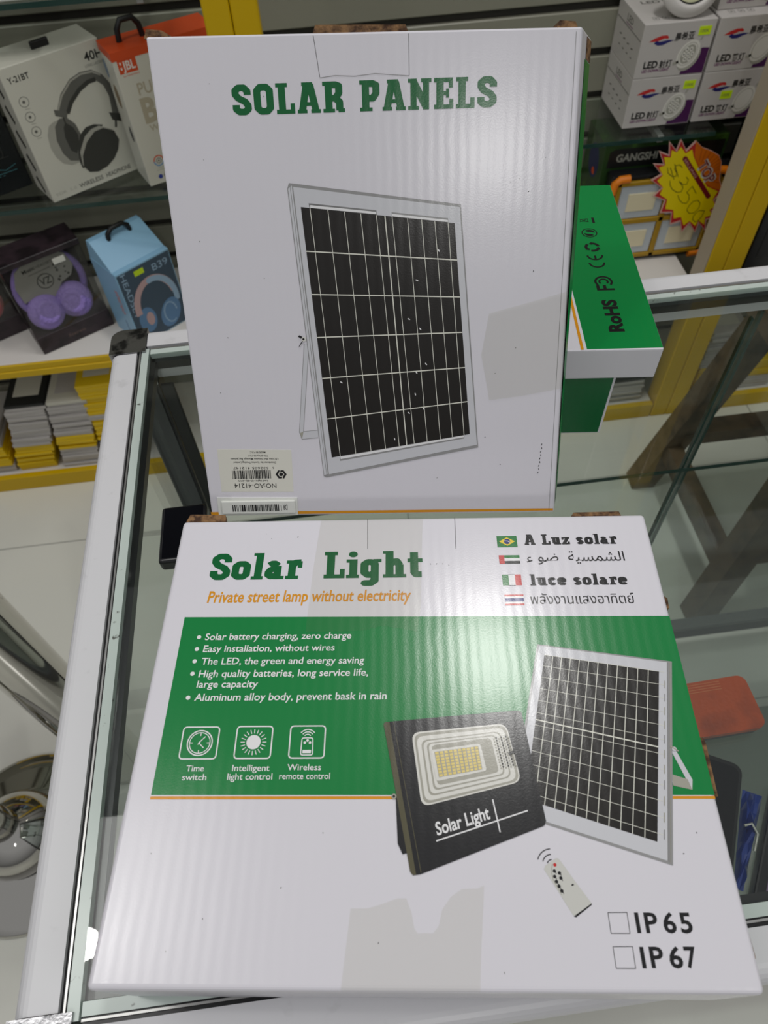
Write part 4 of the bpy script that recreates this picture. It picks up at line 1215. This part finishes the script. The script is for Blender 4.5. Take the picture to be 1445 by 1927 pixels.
# ---- downlight cartons
PUR = ink2('plum', (74, 26, 82)); PURL = ink2('plum_text', (110, 40, 100)); LR_ = ink2('logo_red', (196, 44, 44)); LN = ink2('logo_navy', (36, 36, 110)); STK = mat('lime_price_sticker', (206, 238, 20), 0.45)
DLB = mat('matt_white_carton', (196, 192, 188), 0.4)
def downlight_box(o, label, kind, sticker=None, h=.091):
    wd, d = .1345, .138
    e = empty('downlight_carton', label, 'carton', Matrix.Translation(o), 'downlight cartons on the glass shelf')
    b = MB(); b.rbox(0, wd, 0, d, 0, h, DLB, r=.0012, seg=2); b.box(-.0003, .0002, .004, d - .004, h - .0292, h - .0284, IGD); b.build('box_body', e)
    a = Art(); a.poly([(wd * 1000 - 1.5, 1.5), (wd * 1000 - 1.5, 44), (wd * 1000 - 14, 45), (wd * 1000 - 26, 40), (wd * 1000 - 40, 26), (wd * 1000 - 46, 1.5)], PUR)
    a.layer(2)
    a.poly([(14, 62), (24, 67.5), (36, 71), (46, 71), (50, 68), (49, 65), (42, 66), (32, 62.5), (24, 62)], LR_)
    a.poly([(24, 59), (32, 55), (42, 55), (50, 58.5), (62, 62), (50, 63), (42, 62), (34, 61), (28, 63)], LN)
    a.text('\u6668\u5E0C\u4E9A', (62, 61), (98, 62), 11.5, IB, bold=.018, ref=.80)
    a.text('LED', (14, 17.5), (41, 17.5), 12, IB, bold=.035); a.text('\u5C04\u706F' if kind == 'spot' else '\u7B52\u706F', (44, 17), (68, 17.5), 11.5, IB, bold=.018, ref=.80)
    a.text('LED DOWN LIGHT', (13, 10.5), (65, 10.5), 4.8, PURL, bold=.035)
    front_art(e, a, 'printed_lettering')
    a = Art(.0001).layer(2)
    c = (95, 36)
    a.disc((c[0] + 3, c[1] - 5), 19, IGL, 30, ry=25, rot=-.5); a.layer(3).disc(c, 19, IW, 30, ry=25, rot=-.5); a.layer(4).disc(c, 15.5, IGL, 30, ry=20.5, rot=-.5); a.layer(5).disc(c, 14.5, IW, 30, ry=19.5, rot=-.5)
    if kind == 'spot':
        a.layer(6).disc(c, 12.5, IGL, 30, ry=17, rot=-.5)
        for k in range(7):
            q = (0, 0) if k == 6 else (8 * math.cos(k * 1.047), 9.5 * math.sin(k * 1.047))
            a.layer(7).disc((c[0] + q[0], c[1] + q[1]), 3.4, IW, 12, ry=4.2); a.layer(8).disc((c[0] + q[0], c[1] + q[1]), 1.5, IG, 10)
    a.layer(3).line([(70, 21), (80, 24)], 5, IGL); a.line([(112, 58), (115, 64)], 3, IGL)
    front_art(e, a, 'printed_downlight', 'downlight picture')
    a = Art()
    for k in range(4):
        a.line([(30 + k * 22, 40 - k), (40 + k * 22, 42 - k)], 2.4, IG); a.line([(34 + k * 22, 24), (42 + k * 22, 24)], 2.2, IG)
    a.text('LED', (52, 70), (84, 70), 11, IG, bold=.02); a.line([(50, 66), (88, 66)], 1.6, PURL)
    left_art(e, a, 'printed_side', d)
    a = Art(h + .0001); a.text('LED', (24, 90), (60, 90), 12, IG, bold=.02); a.text('\u7B52\u706F', (64, 90), (96, 90), 12, IG, ref=.8)
    for k in range(3): a.line([(22 + k * 18, 16), (32 + k * 18, 16), (32 + k * 18, 28), (22 + k * 18, 28)], .8, IG, closed=True); a.disc((27 + k * 18, 22), 2.2, IG, 10)
    a.build('printed_top', e)
    if sticker:
        b = MB(); x, z = sticker; b.box(x, x + .0225, -.0006, -.0001, z, z + .0145, STK); s_ = b.build('price_sticker', e, 'lime green price sticker')
        a = Art(); a.text('100K', (x * 1000 + 3, z * 1000 + 4.5), (x * 1000 + 19, z * 1000 + 4.5), 5.5, IG)
        a.v = [tuple(FRONT @ Vector(p) + Vector((0, -.0007, 0))) for p in a.v]; a.build('sticker_print', s_)
    return e
zs_ = .7005
downlight_box((.6195, 1.388, zs_), 'spotlight carton at the lower left of the pile, lime sticker by its corner', 'spot', (.104, .066))
downlight_box((.6195, 1.388, zs_ + .0915), 'spotlight carton with a white ring lamp on top, lime sticker by its corner', 'spot', (.104, .066))
downlight_box((.7595, 1.388, zs_), 'round downlight carton at the lower right of the pile, lime sticker under its logo', 'down', (.045, .040))
downlight_box((.7595, 1.388, zs_ + .0915), 'round downlight carton at the right of the pile without any sticker', 'down')
downlight_box((.7640, 1.3895 + .030, zs_ + .183), 'topmost downlight carton at the right of the pile, cut by the frame', 'down')

# ring lamp leaning on top of the left pile
RINGW = mat('white_lamp_ring', (214, 210, 206), 0.3)
Mx = Matrix.Translation((.700, 1.4185, zs_ + .1835 + .054)) @ Matrix.Rotation(math.radians(-22), 4, 'X') @ Matrix.Rotation(math.radians(90), 4, 'X')
e = empty('downlight', 'round white ring downlight lying on top of the carton pile', 'lamp', Mx)
m = MB(); m.lathe([(.0385, .010), (.040, .013), (.046, .012), (.056, .006), (.058, .001), (.0575, -.001), (.038, -.002)], RINGW, 56); m.build('trim_ring', e)
m = MB(); m.lathe([(.0384, .0105), (.037, .012), (.0355, .008)], IB, 48); m.build('inner_rim', e, 'black inner rim')
m = MB(); m.lathe([(.0355, .007), (.02, .009), (.0, .0095)], mat('cream_diffuser', (214, 214, 176), 0.4), 48); m.build('diffuser', e)
m = MB(); m.lathe([(.042, -.002), (.040, -.020), (.030, -.028), (.0, -.028)], mat('grey_heatsink', (150, 150, 150), 0.4, metal=.5), 40); m.build('heat_sink', e)

# ---- work light and its box
GRB = mat('green_black_carton', (38, 66, 28), 0.35, noise=(22, (84, 130, 40), 0.58, 0.78))
e = facebox('work_light_box', 'green and black carton with pale lettering behind the yellow work light', 'carton', (.602, 1.405, .4055), 0, .262, .11, .256, GRB)
a = Art(); a.poly([(10, 205), (256, 205), (256, 245), (24, 245), (12, 240)], IB); front_art(e, a, 'label_panel', 'black label panel')
a = Art(.0001).layer(2); a.text('GANGSHI', (28, 218), (116, 218), 16, IGL, bold=.03); a.layer(1).text('SOLAR', (14, 188), (66, 188), 10, IB, bold=.03); front_art(e, a, 'printed_lettering')
a = Art(); a.disc((60, 200), 30, ink2('dark_blue', (34, 40, 84)), 14, ry=36); a.disc((66, 180), 8, IO, 8); left_art(e, a, 'printed_side', .11)
YOL = mat('yellow_lamp_frame', (170, 132, 12), 0.4); ORC = mat('orange_rubber', (232, 128, 14), 0.45)
LENS = mat('ribbed_lens', (196, 204, 210), 0.12, bump=(420, 0.6, 0.002)); LEDC = mat('cream_led_board', (234, 224, 190), 0.4)
wl_ = empty('work_light', 'yellow work light with four square lenses and orange corners', 'lamp', Matrix.Translation((.616, 1.362, .4055)))
w, h, d = .256, .205, .040
m = MB(); m.rbox(0, w, .006, d, 0, h, BLKP, r=.004, seg=2); m.build('housing', wl_)
m = MB()
for x0, x1, z0, z1 in ((.012, w - .012, .010, .020), (.012, w - .012, h - .020, h - .010), (.012, .022, .010, h - .010), (w - .022, w - .012, .010, h - .010), (w / 2 - .006, w / 2 + .006, .010, h - .010), (.012, w - .012, h / 2 - .006, h / 2 + .006)):
    m.rbox(x0, x1, 0, .0070, z0, z1, YOL, r=.0015, seg=1)
m.build('frame', wl_)
for cx in (.022, w / 2 + .006):
    for cz in (.020, h / 2 + .006):
        pw, phh = w / 2 - .028, h / 2 - .026
        m = MB(); m.rbox(cx + .001, cx + pw - .001, .0030, .0062, cz + .001, cz + phh - .001, LENS, r=.001, seg=1); ln = m.build('lens', wl_)
        m = MB(); m.rbox(cx + .020, cx + pw - .018, .0012, .0031, cz + .018, cz + phh - .018, LEDC, r=.0005, seg=1); m.build('led_board', ln)
for cx, cz, ax_, az in ((0, 0, 1, 1), (w, 0, -1, 1), (0, h, 1, -1), (w, h, -1, -1)):
    m = MB()
    path = [(cx + ax_ * .036, .004, cz + az * .004), (cx + ax_ * .016, .004, cz + az * .005), (cx + ax_ * .007, .004, cz + az * .012), (cx + ax_ * .004, .004, cz + az * .034)]
    m.tube(path, .0085, ORC, 8); m.build('corner_guard', wl_, 'orange corner guard')

# ---- price star leaning on the work light (drawn on its own upright card)
ST_Y = mat('star_yellow', (240, 216, 0), 0.35); ST_R = mat('star_red', (190, 36, 40), 0.35); ST_P = mat('star_pale_rim', (222, 178, 168), 0.35); ST_O = mat('star_orange', (214, 108, 16), 0.35); ST_M = mat('star_maroon', (122, 18, 34), 0.35); ST_S = mat('star_silver', (206, 210, 204), 0.3); PEN = mat('marker_ink', (52, 50, 10), 0.5)
OUT = [(0.7338, 0.6862), (0.7519, 0.6608), (0.7666, 0.6787), (0.7848, 0.6631), (0.8067, 0.6542), (0.8269, 0.6425), (0.8374, 0.6277), (0.8407, 0.6134), (0.847, 0.5889), (0.8551, 0.5759), (0.8629, 0.559), (0.8515, 0.5414), (0.8748, 0.5202), (0.8543, 0.5154), (0.8755, 0.4972), (0.8489, 0.4962), (0.8569, 0.467), (0.8341, 0.4899), (0.8332, 0.4656), (0.8131, 0.4909), (0.8006, 0.4707), (0.7894, 0.4989), (0.7674, 0.4934), (0.7618, 0.523), (0.736, 0.5252), (0.7382, 0.5537), (0.7093, 0.5668), (0.723, 0.5838), (0.6945, 0.6037), (0.7131, 0.6148), (0.6895, 0.6393), (0.7123, 0.6358), (0.695, 0.6648), (0.7178, 0.6546), (0.7106, 0.6831), (0.7307, 0.6629)]
INN = [(0.7392, 0.6687), (0.7529, 0.6539), (0.7643, 0.6612), (0.7712, 0.647), (0.8224, 0.5769), (0.852, 0.5627), (0.8467, 0.5444), (0.8586, 0.5278), (0.8477, 0.52), (0.859, 0.507), (0.844, 0.5034), (0.847, 0.4851), (0.8312, 0.4969), (0.8273, 0.4839), (0.8109, 0.4978), (0.7995, 0.4884), (0.7871, 0.5104), (0.7711, 0.5083), (0.7642, 0.5292), (0.7451, 0.5339), (0.7431, 0.5557), (0.723, 0.5691), (0.7257, 0.5847), (0.7087, 0.601), (0.7174, 0.612), (0.7042, 0.6297), (0.7166, 0.6331), (0.7091, 0.651), (0.7236, 0.6484), (0.7214, 0.6638), (0.7333, 0.6581)]
sx0, sz0 = .78, .57
def L2(pts): return [((x - sx0) * 1000, (z - sz0) * 1000) for x, z in pts]
ps = empty('price_sign', 'yellow and red star shaped price sign in front of the work light', 'price sign', Matrix.Translation((sx0, 1.3595, sz0)))
m = MB(); m.prism([(x * .001, y * .001) for x, y in L2(OUT)][::-1], 0, .0016, ST_P, M=FRONT); m.build('card', ps)
a = Art(.0016); cen = Vector((2, 6))
a.poly([tuple(cen + (Vector(p) - cen) * .955) for p in L2(OUT)], ST_R)
a.layer(2).poly(L2([(0.767, 0.6775), (0.785, 0.6625), (0.8071, 0.653), (0.8265, 0.642), (0.8362, 0.6278), (0.8395, 0.6135), (0.8457, 0.589), (0.8543, 0.5747), (0.8597, 0.5631), (0.8332, 0.5733), (0.8207, 0.582), (0.7735, 0.6468)]), ST_O)
rays = L2([(0.785, 0.6625), (0.796, .658), (0.8071, 0.653), (.817, .648), (0.8265, 0.642), (.832, .636), (0.8362, 0.6278), (.838, .62), (0.8395, 0.6135), (.843, .602), (0.8457, 0.589), (.85, .581)])
o_ = L2([(.79, .60)])[0]
for p in rays: a.layer(3).line([tuple(Vector(o_).lerp(Vector(p), .55)), tuple(Vector(o_).lerp(Vector(p), .97))], .7, ST_M)
a.layer(4).poly(L2(INN), ST_Y)
a.layer(5).line(L2([(.7545, .6435), (.8345, .5525)]), 9.5, ST_M, round_=True)
a.build('star_print', ps)
a = Art(.0016).layer(7)
d_ = Vector(L2([(.8356, .5500)])[0]) - Vector(L2([(.7560, .6400)])[0])
def shift(p, k): return tuple(Vector(p) + k * Vector((.74, .66)))
a.text('SELLING', shift(L2([(.7535, .6405)])[0], 0), shift(L2([(.7905, .5985)])[0], 0), 4.5, ST_P, bold=.0)
a.text('TOP', L2([(.7850, .6245)])[0], L2([(.8215, .5790)])[0], 23, ST_S, bold=.055); a.layer(8).text('TOP', L2([(.7868, .6252)])[0], L2([(.8215, .5815)])[0], 20, ST_M, bold=.012)
a.build('star_lettering', ps)
a = Art(.0016).layer(7)
for pts in ([(0.7551, 0.6245), (0.7473, 0.6311), (0.7384, 0.6297), (0.7394, 0.6226), (0.7467, 0.6137), (0.7465, 0.6066), (0.738, 0.6075), (0.7274, 0.6157), (0.7227, 0.6278)],
            [(.736, .634), (.752, .605)], [(.729, .627), (.7445, .600)],
            [(0.77, 0.6029), (0.7768, 0.5963), (0.7762, 0.5867), (0.7693, 0.5862), (0.7572, 0.5947), (0.764, 0.588), (0.77, 0.58), (0.7694, 0.5703), (0.7599, 0.5701), (0.7465, 0.5789), (0.7392, 0.5894), (0.7367, 0.5981)],
            [(0.8042, 0.5628), (0.7902, 0.5803), (0.7822, 0.5677), (0.7892, 0.5607), (0.7925, 0.5503), (0.7891, 0.5418), (0.7798, 0.5441), (0.7699, 0.5528), (0.7643, 0.5634)]):
    a.line(L2(pts), 1.3, PEN)
for pts in ([(0.8202, 0.5397), (0.813, 0.5468), (0.8038, 0.5453), (0.797, 0.5359), (0.7953, 0.5258), (0.803, 0.5172), (0.814, 0.5172), (0.8216, 0.528)], [(0.8366, 0.5199), (0.8238, 0.5213), (0.8158, 0.5118), (0.8154, 0.5013), (0.8239, 0.4944), (0.8314, 0.4982), (0.8355, 0.5083)]):
    a.line(L2(pts), 1.3, PEN, closed=True)
a.build('handwritten_price', ps, 'price in black marker')
for n_ in ('star_print', 'star_lettering', 'handwritten_price'):
    o = [c for c in ps.children if c.name == n_][0]
    for v in o.data.vertices: v.co = FRONT @ v.co

# ---- white carton on the topmost shelf at the upper left
e = facebox('small_carton', 'white carton at the upper left corner, only its bottom edge in view', 'carton', (-.500, 1.352, 1.0125), 0, .11, .09, .08, mat('plain_white_carton', (222, 224, 218), 0.4))
b = MB(); b.box(.002, .108, -.0004, .0001, .050, .078, IG); b.build('label_panel', e)
# ---- black block put in for the dark gap beyond the right upright
e = facebox('dark_bay_block', 'black block filling in the dark bay beyond the right upright', 'carton', (.915, 1.262, .4055), 0, .30, .20, .34, DBX)
b = MB(); b.rbox(.02, .28, -.0012, .0002, .05, .30, MATS['black_plastic'], r=.0005, seg=1); b.build('front_panel', e)

# ---- flat packets stacked on the low shelves
PKW = mat('packet_white', (186, 182, 178), 0.35); PKY = mat('packet_yellow', (226, 190, 0), 0.4); PKK = mat('packet_black', (22, 24, 24), 0.3); PKP = mat('packet_pale', (206, 204, 190), 0.4)
def packet_mesh(mt):
    b = MB()
    b.rbox(-.046, .046, 0, .165, 0, .0086, mt, r=.0016, seg=2)
    b.box(-.030, .030, .030, .135, .0085, .00875, PKP if mt is not PKP else PKW)
    o = b.build('packet'); return o
protos = {}
def packet(mt, loc, rz, label, group):
    if mt.name not in protos:
        o = packet_mesh(mt); protos[mt.name] = o
    else:
        o = protos[mt.name].copy(); COL.objects.link(o)
    o.location = loc; o.rotation_euler = (0, 0, rz)
    tag(o, label, 'packet', group)
    return o
random.seed(21)
def stack(x, y, dx, layers, where):
    z = .0444
    n = sum(k for k, _ in layers)
    i = 0
    for k, mt in layers:
        cname = {'packet_white': 'grey white', 'packet_yellow': 'yellow', 'packet_black': 'black topped', 'packet_pale': 'pale'}[mt.name]
        for _ in range(k):
            packet(mt, (x + dx * i / max(n - 1, 1) + random.uniform(-.0025, .0025), y + random.uniform(-.004, .004), z), random.uniform(-.03, .03), 'thin %s packet in the stack %s' % (cname, where), 'packets in the stack ' + where)
            z += .0087; i += 1
stack(-.880, 1.266, .0, [(3, PKW), (7, PKY), (4, PKW)], 'cut by the left edge')
stack(-.783, 1.264, .056, [(10, PKY), (3, PKW), (11, PKW), (1, PKK)], 'with the black top under the left shelf')
stack(-.672, 1.264, .040, [(7, PKW), (5, PKY), (12, PKW), (1, PKP)], 'with the pale top under the left shelf')
stack(-.562, 1.264, .015, [(9, PKW), (8, PKY), (2, PKW), (11, PKY)], 'beside the counter corner')
stack(.735, 1.266, .0, [(8, PKW), (6, PKK)], 'left of the right upright, behind glass')
stack(.965, 1.264, -.004, [(10, PKY), (13, PKW)], 'right of the right upright, behind glass')
stack(1.080, 1.266, .0, [(4, PKW), (7, PKY)], 'at the right edge, behind glass')
